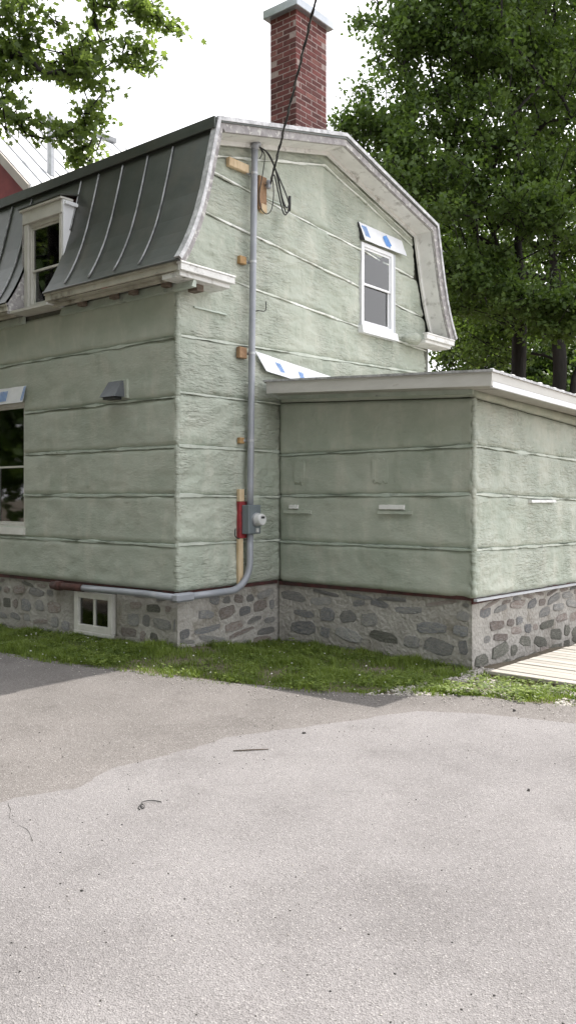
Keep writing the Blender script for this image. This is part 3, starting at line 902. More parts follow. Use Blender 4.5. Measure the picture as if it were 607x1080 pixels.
for u in ribs + [DU1 + 0.03] + left[1:-1]:
    lowz = 4.225 if u != DU1 + 0.03 else 5.0
    pts = [(u, prof_v(z) - 0.012, z) for z in np.linspace(lowz, 5.66, 22)]
    mb = MB(); mb.tube(pts, 0.011, 6); mb.build('standing_seam', 'seam', roof, True)
# eave roll and top flashing
mb = MB(); mb.tube([(DU1, -0.30, 4.16), (OH, -0.30, 4.16)], 0.014, 6); mb.build('eave_edge', 'roof_dark', roof, True)
mb = MB()
mb.box((HL - 0.2, b0[0] - 0.075, b0[1] - 0.11), (OH + 0.012, b0[0] - 0.052, b0[1] + 0.012))
mb.build('break_flashing', 'roof_dark', roof)

# ---- rake boards along the gambrel edge
left_pts = [(p[0], p[1]) for p in PROF]
right_pts = [(GW - a, z) for a, z in PROF][::-1]
OUT = left_pts + [RIDGE] + right_pts
def inset_line(P, d):
    res = []
    for i, (a, z) in enumerate(P):
        p0 = P[max(i - 1, 0)]; p1 = P[min(i + 1, len(P) - 1)]
        d0 = Vector((P[i][0] - p0[0], P[i][1] - p0[1])) if i else Vector((p1[0] - a, p1[1] - z))
        d1 = Vector((p1[0] - a, p1[1] - z)) if i < len(P) - 1 else d0
        d0.normalize(); d1.normalize()
        n0 = Vector((d0.y, -d0.x)); n1 = Vector((d1.y, -d1.x))
        nn = (n0 + n1); nn.normalize()
        k = d / max(0.4, nn.dot(n0))
        res.append((a + nn.x * k, z + nn.y * k))
    return res
def rake(name, m, i0, i1, dA, dB, u0, u1, parent=house):
    A = inset_line(OUT, dA); B = inset_line(OUT, dB)
    mb = MB(); vs = []
    # finer subdivision so that the boards are not perfectly straight
    for i in range(i0, i1 + 1):
        vs += [(u0, *A[i]), (u1, *A[i]), (u1, *B[i]), (u0, *B[i])]
    fs = []
    for i in range(i1 - i0):
        for j in range(4):
            fs.append((i * 4 + j, i * 4 + (j + 1) % 4, (i + 1) * 4 + (j + 1) % 4, (i + 1) * 4 + j))
    fs += [(3, 2, 1, 0), tuple((i1 - i0) * 4 + j for j in range(4))]
    mb.add(vs, fs)
    return mb.build(name, m, parent)
NL = len(PROF)
segs = [(0, NL - 1), (NL - 1, NL), (NL, NL + 1), (NL + 1, len(OUT) - 1)]
for q, (i0, i1) in enumerate(segs):
    wid = 0.085 if q == 0 else 0.125
    rb = rake('rake_board', 'peeling', i0, i1, 0.012, wid, 0.30, 0.345); rb['label'] = 'weathered rake board with peeling white paint'
    rake('drip_edge', 'drip', i0, i1, -0.03, 0.016, 0.29, 0.372)
    rake('soffit_board', 'white_paint', i0, i1, wid - 0.02, wid, 0.0, 0.30)
    rake('frieze_board', 'white_paint', i0, i1, wid, wid + (0.05 if q else 0.03), 0.03, 0.062)

# ---- eave cornice on the front and its returns on the gable
def cornice(u0, u1, m='cream_paint'):
    mb = MB()
    mb.box((u0, -0.275, 4.062), (u1, -0.250, 4.145), 0.004)
    mb.box((u0, -0.290, 4.128), (u1, -0.2752, 4.15))
    mb.box((u0, -0.249, 4.045), (u1, 0.04, 4.0596))
    mb.box((u0, -0.17, 4.005), (u1, -0.14, 4.0445), 0.003)
    o = mb.build('eave_cornice', m, house)
    mb2 = MB(); mb2.hexa([(u0, -0.065, 3.93), (u1, -0.065, 3.93), (u1, 0.0, 3.93), (u0, 0.0, 3.93)], [(u0, -0.03, 4.029), (u1, -0.03, 4.029), (u1, 0.0, 4.029), (u0, 0.0, 4.029)])
    mb2.build('bed_board', 'strap_dull', house)
    return o
c_ = cornice(DU1 + 0.0, 0.29); c_['label'] = 'flaking cream eave cornice'
cornice(HL, DU0)
for u in (-0.06, -0.60, -0.93, -1.52):
    mb = MB(); mb.box((u - 0.045, -0.139, 3.965), (u + 0.045, -0.066, 4.044)); mb.build('cornice_bracket', 'bare_wood', house)
for (v0, v1, lab) in ((-0.28, 0.54, 'left cornice return'), (4.72, 5.56, 'right cornice return')):
    mb = MB()
    mb.box((0.30, v0, 4.055), (0.352, v1, 4.125), 0.004)
    mb.box((0.28, v0 - 0.006, 4.125), (0.362, v1 + 0.006, 4.145), 0.004)
    mb.box((0.24, v0 + 0.03, 4.005), (0.305, v1 - 0.03, 4.056), 0.006)
    mb.box((0.03, v0 + 0.03, 4.00), (0.2399, v1 - 0.04, 4.05))
    o = mb.build('cornice_return', 'white_paint', house); o['label'] = lab
mb = MB(); mb.box((0.06, 0.10, 3.93), (0.20, 0.20, 3.999)); mb.build('cornice_bracket', 'bare_wood', house)
# foam swell where the right return dies into the wall
mb = MB()
for k, (s, rr) in enumerate(((0.10, 0.0), (0.0, 0.06), (-0.08, 0.085), (-0.16, 0.07), (-0.22, 0.02))):
    pass
mb.tube([(0.05, 4.50, 4.06), (0.10, 4.56, 4.06), (0.14, 4.64, 4.06), (0.17, 4.72, 4.06), (0.17, 4.78, 4.06)], [0.02, 0.06, 0.085, 0.09, 0.06], 10)
mb.build('foam_swell', 'foam', house, True)

# ---- windows
def sash_window(parent_name, axis, c, a0, a1, z0, z1, depth, fw, zm, m_frame, curtain=None, label=None, casing=0.0, sill=None):
    """axis u -> outward -v ; axis v -> outward +u. c: plane of the wall face; frame front stands 'depth' behind (positive) or proud (negative)."""
    def P(a, d, z):
        return (a, c + d, z) if axis == 'u' else (c - d, a, z)
    def bx(mb, aa, ab, da, db, za, zb, ch=0.003):
        mb.box(P(aa, da, za), P(ab, db, zb), ch)
    mb = MB()
    bx(mb, a0, a0 + fw, depth, depth + 0.07, z0, z1); bx(mb, a1 - fw, a1, depth, depth + 0.07, z0, z1)
    bx(mb, a0 + fw, a1 - fw, depth, depth + 0.07, z1 - fw, z1); bx(mb, a0 + fw, a1 - fw, depth, depth + 0.07, z0, z0 + fw)
    w = mb.build(parent_name, m_frame, house)
    if label: w['label'] = label
    s = fw * 0.55
    for (za, zb, dd) in ((zm - 0.018, z1 - fw - 0.001, 0.018), (z0 + fw + 0.001, zm + 0.018, 0.040)):
        m2 = MB()
        x0, x1 = a0 + fw + 0.001, a1 - fw - 0.001
        bx(m2, x0, x0 + s, depth + dd, depth + dd + 0.025, za, zb, 0.002); bx(m2, x1 - s, x1, depth + dd, depth + dd + 0.025, za, zb, 0.002)
        bx(m2, x0 + s, x1 - s, depth + dd, depth + dd + 0.025, zb - s, zb, 0.002); bx(m2, x0 + s, x1 - s, depth + dd, depth + dd + 0.025, za, za + s, 0.002)
        m2.build('sash', m_frame, w)
        m3 = MB(); bx(m3, x0 + s - 0.004, x1 - s + 0.004, depth + dd + 0.010, depth + dd + 0.014, za + s - 0.004, zb - s + 0.004, 0)
        m3.build('pane', 'glass', w)
    # dark room behind
    m4 = MB()
    d0, d1 = depth + 0.075, depth + 0.6
    m4.add([P(a0, d0, z0), P(a1, d0, z0), P(a1, d0, z1), P(a0, d0, z1), P(a0, d1, z0), P(a1, d1, z0), P(a1, d1, z1), P(a0, d1, z1)],
           [(4, 5, 6, 7), (0, 1, 5, 4), (1, 2, 6, 5), (2, 3, 7, 6), (3, 0, 4, 7)])
    m4.build('room_lining', 'dark_room', w)
    if curtain:
        for (ca, cb, za, zb, mm) in curtain:
            m5 = MB(); n = 28; vs = []
            for i in range(n):
                a = ca + (cb - ca) * i / (n - 1); d = d0 + 0.05 + 0.035 * math.sin(i * 1.25) + 0.01 * math.sin(i * 2.9)
                vs += [P(a, d, za), P(a, d, zb)]
            m5.add(vs, [(2 * i, 2 * i + 2, 2 * i + 3, 2 * i + 1) for i in range(n - 1)])
            m5.build('curtain', mm, w, True)
    if sill:
        m6 = MB(); sd, sh, ex = sill
        m6.hexa([P(a0 - ex, depth - sd, z0 - sh), P(a1 + ex, depth - sd, z0 - sh), P(a1 + ex, depth + 0.06, z0 - sh), P(a0 - ex, depth + 0.06, z0 - sh)],
                [P(a0 - ex, depth - sd + 0.02, z0 - 0.002), P(a1 + ex, depth - sd + 0.02, z0 - 0.002), P(a1 + ex, depth + 0.06, z0 - 0.002), P(a0 - ex, depth + 0.06, z0 - 0.002)])
        m6.build('sill', m_frame, w)
    return w

wg = sash_window('window', 'v', 0.0, 3.485, 4.30, 4.10, 5.27, -0.03, 0.055, 4.70, 'vinyl_white',
                 curtain=[(3.54, 3.86, 4.12, 5.2, 'curtain'), (4.12, 4.26, 4.12, 5.2, 'curtain')], label='white vinyl sash window high in the gable', sill=(0.06, 0.11, 0.05))
mb = MB(); mb.box((0.0, 4.302, 4.10), (0.022, 4.355, 5.27), 0.003); mb.box((0.0, 4.357, 4.10), (0.012, 4.385, 5.27), 0.003)
mb.build('side_flashing', 'vinyl_grey', wg)
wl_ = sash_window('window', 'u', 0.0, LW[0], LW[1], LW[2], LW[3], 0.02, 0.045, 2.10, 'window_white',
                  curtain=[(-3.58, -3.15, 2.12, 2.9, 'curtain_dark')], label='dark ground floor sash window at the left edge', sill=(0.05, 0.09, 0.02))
# basement window, two panes
def basement():
    mb = MB(); a0, a1, z0, z1 = -1.82, -1.105, 0.085, 0.555; f = 0.075
    mb.box((a0, 0.0, z0), (a0 + f, 0.1, z1), 0.004); mb.box((a1 - f, 0.0, z0), (a1, 0.1, z1), 0.004)
    mb.box((a0 + f, 0.002, z1 - f), (a1 - f, 0.1, z1 - 0.001), 0.004); mb.box((a0 + f, 0.002, z0 + 0.001), (a1 - f, 0.1, z0 + f), 0.004)
    mb.box((-1.475, 0.02, z0 + f), (-1.445, 0.06, z1 - f), 0.003)
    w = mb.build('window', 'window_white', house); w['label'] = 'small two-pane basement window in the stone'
    for x0, x1 in ((a0 + f, -1.475), (-1.445, a1 - f)):
        m2 = MB(); m2.box((x0 - 0.004, 0.04, z0 + f - 0.004), (x1 + 0.004, 0.044, z1 - f + 0.004)); m2.build('pane', 'glass', w)
    m4 = MB(); m4.box((a0 + 0.01, 0.14, z0 + 0.01), (a1 - 0.01, 0.158, z1 - 0.01)); m4.build('room_lining', 'dark_room', w)
    m5 = MB(); m5.box((-1.73, 0.105, 0.2), (-1.60, 0.13, 0.40)); m5.box((-1.40, 0.105, 0.17), (-1.28, 0.13, 0.36)); m5.build('stored_box', 'curtain_dark', w)
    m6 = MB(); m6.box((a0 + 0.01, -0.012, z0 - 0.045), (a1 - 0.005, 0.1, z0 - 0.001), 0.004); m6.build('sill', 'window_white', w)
basement()

# dormer bay window
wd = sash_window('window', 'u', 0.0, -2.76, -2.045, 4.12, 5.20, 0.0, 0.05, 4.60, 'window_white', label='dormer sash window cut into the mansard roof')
mb = MB()
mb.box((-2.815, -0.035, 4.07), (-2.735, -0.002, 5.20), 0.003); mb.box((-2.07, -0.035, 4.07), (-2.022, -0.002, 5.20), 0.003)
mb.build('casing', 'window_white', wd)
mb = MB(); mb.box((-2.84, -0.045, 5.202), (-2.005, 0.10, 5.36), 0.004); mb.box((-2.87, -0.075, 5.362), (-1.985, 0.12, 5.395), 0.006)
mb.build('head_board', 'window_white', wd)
mb = MB(); mb.hexa([(-2.88, -0.085, 5.397), (-1.975, -0.085, 5.397), (-1.975, 0.25, 5.47), (-2.88, 0.25, 5.47)], [(-2.88, -0.085, 5.41), (-1.975, -0.085, 5.41), (-1.975, 0.25, 5.49), (-2.88, 0.25, 5.49)])
mb.build('dormer_roof', 'roof_dark', wd)
for u0, u1 in ((-2.86, -2.83), (-2.02, -1.99)):
    mb = MB(); zs = list(np.linspace(4.03, 5.36, 20)); vs = []
    for z in zs:
        v = prof_v(z) + 0.005 if z > 4.16 else -0.26
        a, b = (min(-0.03, v), max(0.0, v))
        vs += [(u0, a, z), (u1, a, z), (u1, b, z), (u0, b, z)]
    fs = [(i * 4 + j, i * 4 + (j + 1) % 4, (i + 1) * 4 + (j + 1) % 4, (i + 1) * 4 + j) for i in range(len(zs) - 1) for j in range(4)]
    fs += [(3, 2, 1, 0), tuple(len(vs) - 4 + j for j in range(4))]
    mb.add(vs, fs); mb.build('dormer_cheek', 'peeling' if u0 < -2.5 else 'vinyl_white', wd)
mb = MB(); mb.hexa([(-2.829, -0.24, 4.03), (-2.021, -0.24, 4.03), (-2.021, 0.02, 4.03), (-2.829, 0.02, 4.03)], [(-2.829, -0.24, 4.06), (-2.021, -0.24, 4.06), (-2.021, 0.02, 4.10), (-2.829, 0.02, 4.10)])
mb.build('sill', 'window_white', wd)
# cap moulding of the right cheek
mb = MB(); mb.box((-2.03, -0.02, 5.30), (-1.955, 0.17, 5.345), 0.004); mb.build('cheek_cap', 'vinyl_white', wd)

# ---- annex roof
RU, RV = 3.04, 1.32
def az(u, v):            # top of annex roof
    return 3.09 - 0.05 * (u - 0.12) - 0.022 * (v - RV)
mb = MB()
q = [(0.10, RV), (RU, RV), (RU, AE + 0.3), (0.06, AE + 0.3)]
mb.hexa([(u, v, az(u, v) - 0.03) for u, v in q], [(u, v, az(u, v)) for u, v in q])
ar = mb.build('annex_roof', 'soffit_grey', house)
mb = MB(); q = [(0.14, RV + 0.03), (RU - 0.03, RV + 0.03), (RU - 0.03, AV - 0.004), (0.03, AV - 0.004)]
mb.hexa([(u, v, az(u, v) - 0.140) for u, v in q], [(u, v, az(u, v) - 0.125) for u, v in q])
q = [(AU + 0.004, AV - 0.003), (RU - 0.03, AV - 0.003), (RU - 0.03, AE + 0.25), (AU + 0.004, AE + 0.25)]
mb.hexa([(u, v, az(u, v) - 0.145) for u, v in q], [(u, v, az(u, v) - 0.128) for u, v in q])
mb.build('soffit', 'soffit_grey', ar)
def fascia_seg(pa, pb, out, t0, t1, thick, m, name='fascia'):
    (ua, va), (ub, vb) = pa, pb; ox, oy = out
    mb = MB()
    mb.hexa([(ua, va, az(ua, va) - t1), (ub, vb, az(ub, vb) - t1), (ub - ox * thick, vb - oy * thick, az(ub, vb) - t1), (ua - ox * thick, va - oy * thick, az(ua, va) - t1)],
            [(ua, va, az(ua, va) - t0), (ub, vb, az(ub, vb) - t0), (ub - ox * thick, vb - oy * thick, az(ub, vb) - t0), (ua - ox * thick, va - oy * thick, az(ua, va) - t0)])
    return mb.build(name, m, ar)
fascia_seg((0.14, RV - 0.003), (RU + 0.0, RV - 0.003), (0, -1), 0.018, 0.155, 0.03, 'fascia')
fascia_seg((RU + 0.003, RV), (RU + 0.003, AE + 0.3), (1, 0), 0.018, 0.105, 0.03, 'fascia')
fascia_seg((RU + 0.0, RV + 0.03), (RU + 0.0, AE + 0.3), (1, 0), 0.106, 0.165, 0.03, 'vinyl_white', 'lower_fascia')
fascia_seg((0.10, RV - 0.022), (RU + 0.02, RV - 0.022), (0, -1), -0.006, 0.017, 0.06, 'drip', 'drip_edge')
fascia_seg((RU + 0.022, RV - 0.02), (RU + 0.022, AE + 0.3), (1, 0), -0.006, 0.017, 0.06, 'drip', 'drip_edge')
fascia_seg((0.02, AV - 0.045), (AU, AV - 0.045), (0, -1), 0.141, 0.185, 0.04, 'strap_dull', 'frieze')
# lumps of old roofing and gravel on the annex roof edge
for i in range(16):
    r_ = random.Random(i + 90)
    v = RV + 0.08 + i * 0.22 + r_.uniform(-0.05, 0.05)
    mb = MB(); u = RU - 0.02; w = r_.uniform(0.015, 0.05); h = r_.uniform(0.006, 0.02)
    mb.box((u - 0.02, v - w, az(u, v) + 0.004), (u + 0.02, v + w, az(u, v) + 0.007 + h), 0.006); mb.build('roofing_lump', 'white_paint' if i % 3 else 'galv', ar)

# ---- chimney of separate bricks
PB = 0.23; CH = 0.0735
cu1, cv0 = -0.35, 2.49; cu0, cv1 = cu1 - 2 * PB, cv0 + 3 * PB
cz0 = 5.95; nc = 31
mb = MB(); mb.box((cu0 + 0.006, cv0 + 0.006, cz0), (cu1 - 0.006, cv1 - 0.006, cz0 + nc * CH))
chim = mb.build('chimney', 'mortar_brick', house); chim['label'] = 'tall red brick chimney behind the ridge'
def brick_mesh(m):
    b = MB(); b.box((-0.1103, -0.0543, -0.0322), (0.1103, 0.0543, 0.0322), 0.004)
    me = b.mesh('brick'); me.materials.append(M[m]); return me
BM = [brick_mesh('brick'), brick_mesh('brick_pale')]
rb = random.Random(4)
def brick(x, y, z, rot):
    o = bpy.data.objects.new('brick', BM[1] if rb.random() < 0.03 else BM[0]); COL.objects.link(o); o.parent = chim
    o.location = (x + rb.uniform(-.002, .002), y + rb.uniform(-.002, .002), z); o.rotation_euler = (0, 0, rot + rb.uniform(-.01, .01))
for k in range(nc):
    z = cz0 + (k + 0.5) * CH
    if k % 2 == 0:
        for i in range(3):
            for x in (cu1 - PB / 4, cu0 + PB / 4): brick(x, cv0 + (i + .5) * PB, z, math.pi / 2)
        for y in (cv0 + PB / 4, cv1 - PB / 4): brick(cu0 + PB, y, z, 0)
    else:
        for i in range(2):
            for y in (cv0 + PB / 4, cv1 - PB / 4): brick(cu0 + (i + .5) * PB, y, z, 0)
        for i in range(2):
            for x in (cu1 - PB / 4, cu0 + PB / 4): brick(x, cv0 + (i + 1) * PB, z, math.pi / 2)
ct = cz0 + nc * CH
mb = MB(); mb.box((cu0 - 0.07, cv0 - 0.07, ct), (cu1 + 0.07, cv1 + 0.07, ct + 0.12), 0.008); mb.box((cu0 + 0.1, cv0 + 0.15, ct + 0.121), (cu1 - 0.1, cv1 - 0.15, ct + 0.2), 0.01)
mb.build('chimney_cap', 'cap_metal', chim)
mb = MB(); mb.box((cu0 - 0.03, cv0 - 0.06, 6.22), (cu1 + 0.04, cv1 + 0.06, 6.42)); mb.build('chimney_flashing', 'cap_metal', chim)

# ---- membrane flaps
def flap(name, pts, lab, marks, thick_dir, m='membrane'):
    """pts: quad (bl, br, tr, tl); marks: list of polygons in (s,t) of the quad"""
    mb = MB(); bl, br, tr, tl = [Vector(p) for p in pts]
    n = 14; vs = []
    D = Vector(thick_dir)
    for i in range(n):
        s = i / (n - 1)
        for j in range(5):
            t = j / 4
            p = (bl * (1 - s) + br * s) * (1 - t) + (tl * (1 - s) + tr * s) * t
            vs.append(p + D * 0.010 * nse(s * 5, t * 3, len(lab)))
    k = len(vs)
    vs2 = [v - D * 0.004 for v in vs]
    fs = [(i * 5 + j, (i + 1) * 5 + j, (i + 1) * 5 + j + 1, i * 5 + j + 1) for i in range(n - 1) for j in range(4)]
    mb.add(vs, fs); mb.add(vs2, [f[::-1] for f in fs])
    o = mb.build(name, m, house, True); o['label'] = lab
    for poly in marks:
        m2 = MB()
        P = []
        for s, t in poly:
            p = (bl * (1 - s) + br * s) * (1 - t) + (tl * (1 - s) + tr * s) * t
            P.append(p + D * (0.010 * nse(s * 5, t * 3, len(lab)) + 0.006))
        m2.add(P, [tuple(range(len(P)))]); m2.build('printed_mark', 'membrane_blue', o)
    return o
def bars(s0, s1, t0, t1, n, slant=0.0):
    return [[(s0 + (s1 - s0) * (i + 0.1) / n, t0 + slant * 0), (s0 + (s1 - s0) * (i + 0.65) / n, t0), (s0 + (s1 - s0) * (i + 0.65) / n + slant, t1), (s0 + (s1 - s0) * (i + 0.1) / n + slant, t1)] for i in range(n)]
def blot(cs, ct_, rs, rt, n=14, seed=0):
    r_ = random.Random(seed); return [[(cs + rs * math.cos(2 * math.pi * i / n) * r_.uniform(0.6, 1.1), ct_ + rt * math.sin(2 * math.pi * i / n) * r_.uniform(0.7, 1.1)) for i in range(n)]]
flap('flashing_membrane', [(0.075, 3.50, 5.285), (0.075, 4.60, 5.30), (0.012, 4.56, 5.53), (0.022, 3.42, 5.53)], 'white membrane flap with a blue blot over the gable window',
     bars(0.05, 0.16, 0.25, 0.85, 4, -0.02) + blot(0.57, 0.45, 0.09, 0.42, 14, 3), (1, 0, 0.2))
flap('flashing_membrane', [(0.085, 1.38, 3.215), (0.085, 2.6, 3.10), (0.03, 2.78, 3.30), (0.03, 1.24, 3.44)], 'white membrane flap with blue lettering where the annex roof meets the gable',
     bars(0.24, 0.31, 0.22, 0.72, 3, -0.03) + bars(0.55, 0.62, 0.12, 0.62, 3, -0.03), (1, 0, 0.2))
flap('flashing_membrane', [(-3.60, -0.045, 2.925), (-2.84, -0.045, 2.925), (-2.79, -0.02, 3.135), (-3.60, -0.02, 3.135)], 'white membrane flap with blue lettering over the ground floor window',
     bars(0.30, 0.52, 0.15, 0.8, 6, 0.0) + bars(0.93, 1.0, 0.1, 0.95, 2, 0.02), (0, -1, 0.2))
mb = MB(); mb.add([(0.075, 3.495, 5.285), (0.0, 3.47, 5.29), (0.0, 3.415, 5.53), (0.02, 3.415, 5.53)], [(0, 1, 2, 3)])
mb.build('membrane_edge', 'membrane_back', house)

# ---- wood blocks and boards left on the gable for the service
for a_, b_ in (((0.0, 0.945, 1.6465), (0.045, 1.03, 1.79)), ((0.0, 0.94, 0.68), (0.042, 1.015, 1.2135))):
    mb = MB(); mb.box(a_, b_, 0.003); mb.build('backing_board', 'new_wood', house)
mb = MB(); mb.box((0.0, 0.945, 1.215), (0.05, 1.13, 1.645), 0.003); r_ = mb.build('backing_board', 'red_board', house); r_['label'] = 'red painted board behind the meter'
for (v, z, w, h, d, m_) in ((0.93, 5.565, 0.34, 0.10, 0.06, 'new_wood'), (1.36, 5.36, 0.14, 0.40, 0.05, 'brown_wood'), (1.38, 5.18, 0.10, 0.10, 0.056, 'new_wood'), (1.0, 4.475, 0.11, 0.09, 0.06, 'copper_rust'), (1.0, 3.39, 0.13, 0.13, 0.06, 'brown_wood'), (0.99, 2.36, 0.08, 0.07, 0.05, 'copper_rust')):
    mb = MB(); mb.box((0.0, v - w / 2, z - h / 2), (d, v + w / 2, z + h / 2), 0.006); mb.build('wood_block', m_, house)

# ================================================================== SERVICE: conduit, meter, wires
cond = empty('conduit', (0.095, 1.10, 0.6)); tag(cond, 'long grey electrical conduit running down the gable and round the corner', 'conduit')
def cbuild(mb, name, m, smooth=True):
    o = mb.build(name, m, cond, smooth); o.location = (-0.095, -1.10, -0.6); return o
cr = 0.040; cu_ = 0.095
pts = [(cu_, 1.155, 5.84), (cu_, 1.12, 4.2), (cu_, 1.095, 2.86), (cu_, 1.075, 1.59)]
mb = MB(); mb.tube(bezier(pts, 4), cr, 12); cbuild(mb, 'riser_pipe', 'conduit')
pts = [(cu_, 1.075, 1.28), (cu_, 1.07, 0.93)]
for k in range(1, 9):
    t = math.pi / 2 * k / 8; pts.append((cu_ - 0.02 * k / 8, 1.07 - 0.31 * (1 - math.cos(t)), 0.93 - 0.31 * math.sin(t)))
pts += [(0.07, 0.5, 0.616), (0.06, 0.12, 0.612)]
mb = MB(); mb.tube(pts, cr, 12); cbuild(mb, 'lower_pipe', 'conduit')
mb = MB(); mb.box((0.01, -0.10, 0.565), (0.115, 0.16, 0.66), 0.02); cbuild(mb, 'elbow_fitting', 'conduit', False)
mb = MB(); mb.tube([(0.03, -0.055, 0.613), (-0.5, -0.058, 0.622), (-1.25, -0.05, 0.612), (-1.62, -0.03, 0.607)], cr * 0.95, 12); cbuild(mb, 'front_pipe', 'conduit')
mb = MB(); mb.tube([(-1.60, -0.03, 0.604), (-2.24, -0.015, 0.598)], cr * 1.15, 10); mb.tube([(-2.04, -0.02, 0.601), (-2.15, -0.018, 0.60)], cr * 1.5, 10); cbuild(mb, 'rusty_stub', 'rust_pipe')
mb = MB(); mb.tube([(cu_, 1.155, 5.80), (cu_, 1.157, 5.85), (cu_ + 0.01, 1.185, 5.885), (cu_ + 0.02, 1.225, 5.875)], [cr * 1.08, cr * 1.15, cr * 1.05, cr * 0.7], 12); cbuild(mb, 'weather_head', 'conduit')
for v, z in ((1.145, 5.52), (1.125, 4.47), (1.105, 3.39), (1.085, 2.36)):
    mb = MB(); mb.box((0.03, v - 0.075, z - 0.012), (0.055, v + 0.065, z + 0.012), 0.003); mb.tube([(cu_, v, z - 0.014), (cu_, v, z + 0.014)], cr * 1.1, 12); cbuild(mb, 'pipe_strap', 'galv', False)

met = empty('electric_meter', (0.05, 1.16, 1.24)); tag(met, 'grey metal meter box with round white meter on the gable conduit', 'electric meter')
def mbuild(mb, name, m, smooth=False):
    o = mb.build(name, m, met, smooth); o.location = (-0.05, -1.16, -1.24); return o
mb = MB(); mb.box((0.0505, 0.975, 1.265), (0.165, 1.185, 1.605), 0.008); mbuild(mb, 'box', 'meter_box')
mb = MB(); mb.box((0.1655, 0.985, 1.275), (0.172, 1.175, 1.595), 0.002); mbuild(mb, 'cover', 'meter_box')
mc = Vector((0.175, 1.095, 1.435))
mb = MB(); mb.tube([mc - Vector((0.003, 0, 0)), mc + Vector((0.025, 0, 0))], 0.080, 24); mbuild(mb, 'meter_ring', 'galv')
mb = MB(); mb.tube([mc + Vector((0.02, 0, 0)), mc + Vector((0.085, 0, 0)), mc + Vector((0.10, 0, 0))], [0.071, 0.069, 0.060], 24); mbuild(mb, 'meter_dial', 'meter_white')
mb = MB(); mb.box(mc + Vector((0.1005, -0.03, 0.012)), mc + Vector((0.104, 0.03, 0.038))); mbuild(mb, 'display', 'black_plastic')
mb = MB(); mb.box(mc + Vector((0.0, -0.016, -0.15)), mc + Vector((0.03, 0.016, -0.10)), 0.004); mbuild(mb, 'seal_tag', 'meter_white')

ins = empty('insulator', (0.05, 1.42, 5.44)); tag(ins, 'small grey insulator holding the service wire on its wood block', 'insulator')
mb = MB(); mb.tube([(0.05, 1.40, 5.46), (0.10, 1.40, 5.46)], 0.012, 8); mb.tube([(0.10, 1.40, 5.41), (0.10, 1.40, 5.43), (0.10, 1.40, 5.45), (0.10, 1.40, 5.48), (0.10, 1.40, 5.51)], [0.022, 0.035, 0.022, 0.035, 0.022], 10)
o = mb.build('spool', 'conduit', ins, True); o.location = (-0.05, -1.42, -5.44)

wire = empty('service_wire', (0.1, 1.42, 5.46)); tag(wire, 'black twisted service wire dropping past the chimney to the gable', 'wire')
def wbuild(pts, r, name, m='wire'):
    mb = MB(); mb.tube(pts, r, 6); o = mb.build(name, m, wire, True); o.location = (-0.1, -1.42, -5.46)
A = Vector((0.11, 1.42, 5.47)); B = Vector((1.95, -0.086, 6.34)); 
dirn = (B - A)
line = [A + dirn * t + Vector((0, 0, -0.05 * t * (1 - t))) for t in np.linspace(0, 1, 10)] + [A + dirn * t + Vector((0, 0, -0.10 * (t - 1))) for t in np.linspace(1.2, 9, 30)]
def twist(line, r, ph, per=0.35):
    out = []; d = 0; prev = line[0]; 
    for i in range(len(line) - 1):
        a, b = line[i], line[i + 1]; L = (b - a).length; k = max(2, int(L / 0.07))
        t = (b - a).normalized(); n1 = t.cross(Vector((0, 0, 1))).normalized(); n2 = t.cross(n1)
        for j in range(k):
            d += L / k; w = 2 * math.pi * d / per + ph
            out.append(a + (b - a) * j / k + (n1 * math.cos(w) + n2 * math.sin(w)) * r)
    out.append(line[-1]); return out
wbuild(twist(line, 0.010, 0), 0.0075, 'insulated_strand'); wbuild(twist(line, 0.010, 2.1), 0.0075, 'insulated_strand'); wbuild(twist(line, 0.006, 4.2), 0.004, 'bare_strand', 'wire_grey')
hd = (0.115, 1.215, 5.85)
loops = [
    [hd, (0.16, 1.30, 5.80), (0.17, 1.43, 5.66), (0.17, 1.52, 5.45), (0.16, 1.60, 5.27), (0.15, 1.68, 5.18), (0.15, 1.735, 5.25), (0.15, 1.70, 5.36), (0.16, 1.58, 5.50), (0.16, 1.48, 5.62)],
    [hd, (0.17, 1.33, 5.78), (0.18, 1.47, 5.58), (0.17, 1.56, 5.36), (0.16, 1.66, 5.24), (0.15, 1.73, 5.30), (0.15, 1.745, 5.38), (0.15, 1.72, 5.24), (0.15, 1.66, 5.15), (0.15, 1.60, 5.20), (0.15, 1.52, 5.40), (0.14, 1.46, 5.58), (0.12, 1.43, 5.52)],
    [hd, (0.15, 1.27, 5.76), (0.14, 1.25, 5.55), (0.13, 1.20, 5.30), (0.13, 1.22, 5.14), (0.13, 1.32, 5.08), (0.13, 1.42, 5.16), (0.13, 1.46, 5.35), (0.13, 1.44, 5.52)],
    [hd, (0.14, 1.24, 5.78), (0.13, 1.20, 5.70)]]
for k, lp in enumerate(loops):
    wbuild(bezier(lp, 8), 0.0085 if k < 2 else 0.006, 'service_loop')
mb = MB(); mb.tube([(0.15, 1.735, 5.22), (0.15, 1.742, 5.30), (0.15, 1.74, 5.40)], 0.017, 8); o = mb.build('tape_wrap', 'wire', wire, True); o.location = (-0.1, -1.42, -5.46)
# thin hook wire sticking from the foam
hk = tag(MB().tube(bezier([(-0.02, 1.28, 3.93), (0.04, 1.28, 3.93), (0.05, 1.40, 3.95), (0.05, 1.41, 4.06)], 5), 0.006, 6).build('hook', 'wire', house, True))
hk2 = MB().tube(bezier([(0.02, 0.98, 1.24), (0.05, 0.93, 1.215), (0.06, 0.86, 1.24), (0.06, 0.85, 1.30), (0.05, 0.87, 1.33)], 5), 0.007, 6).build('hook', 'wire', house, True)

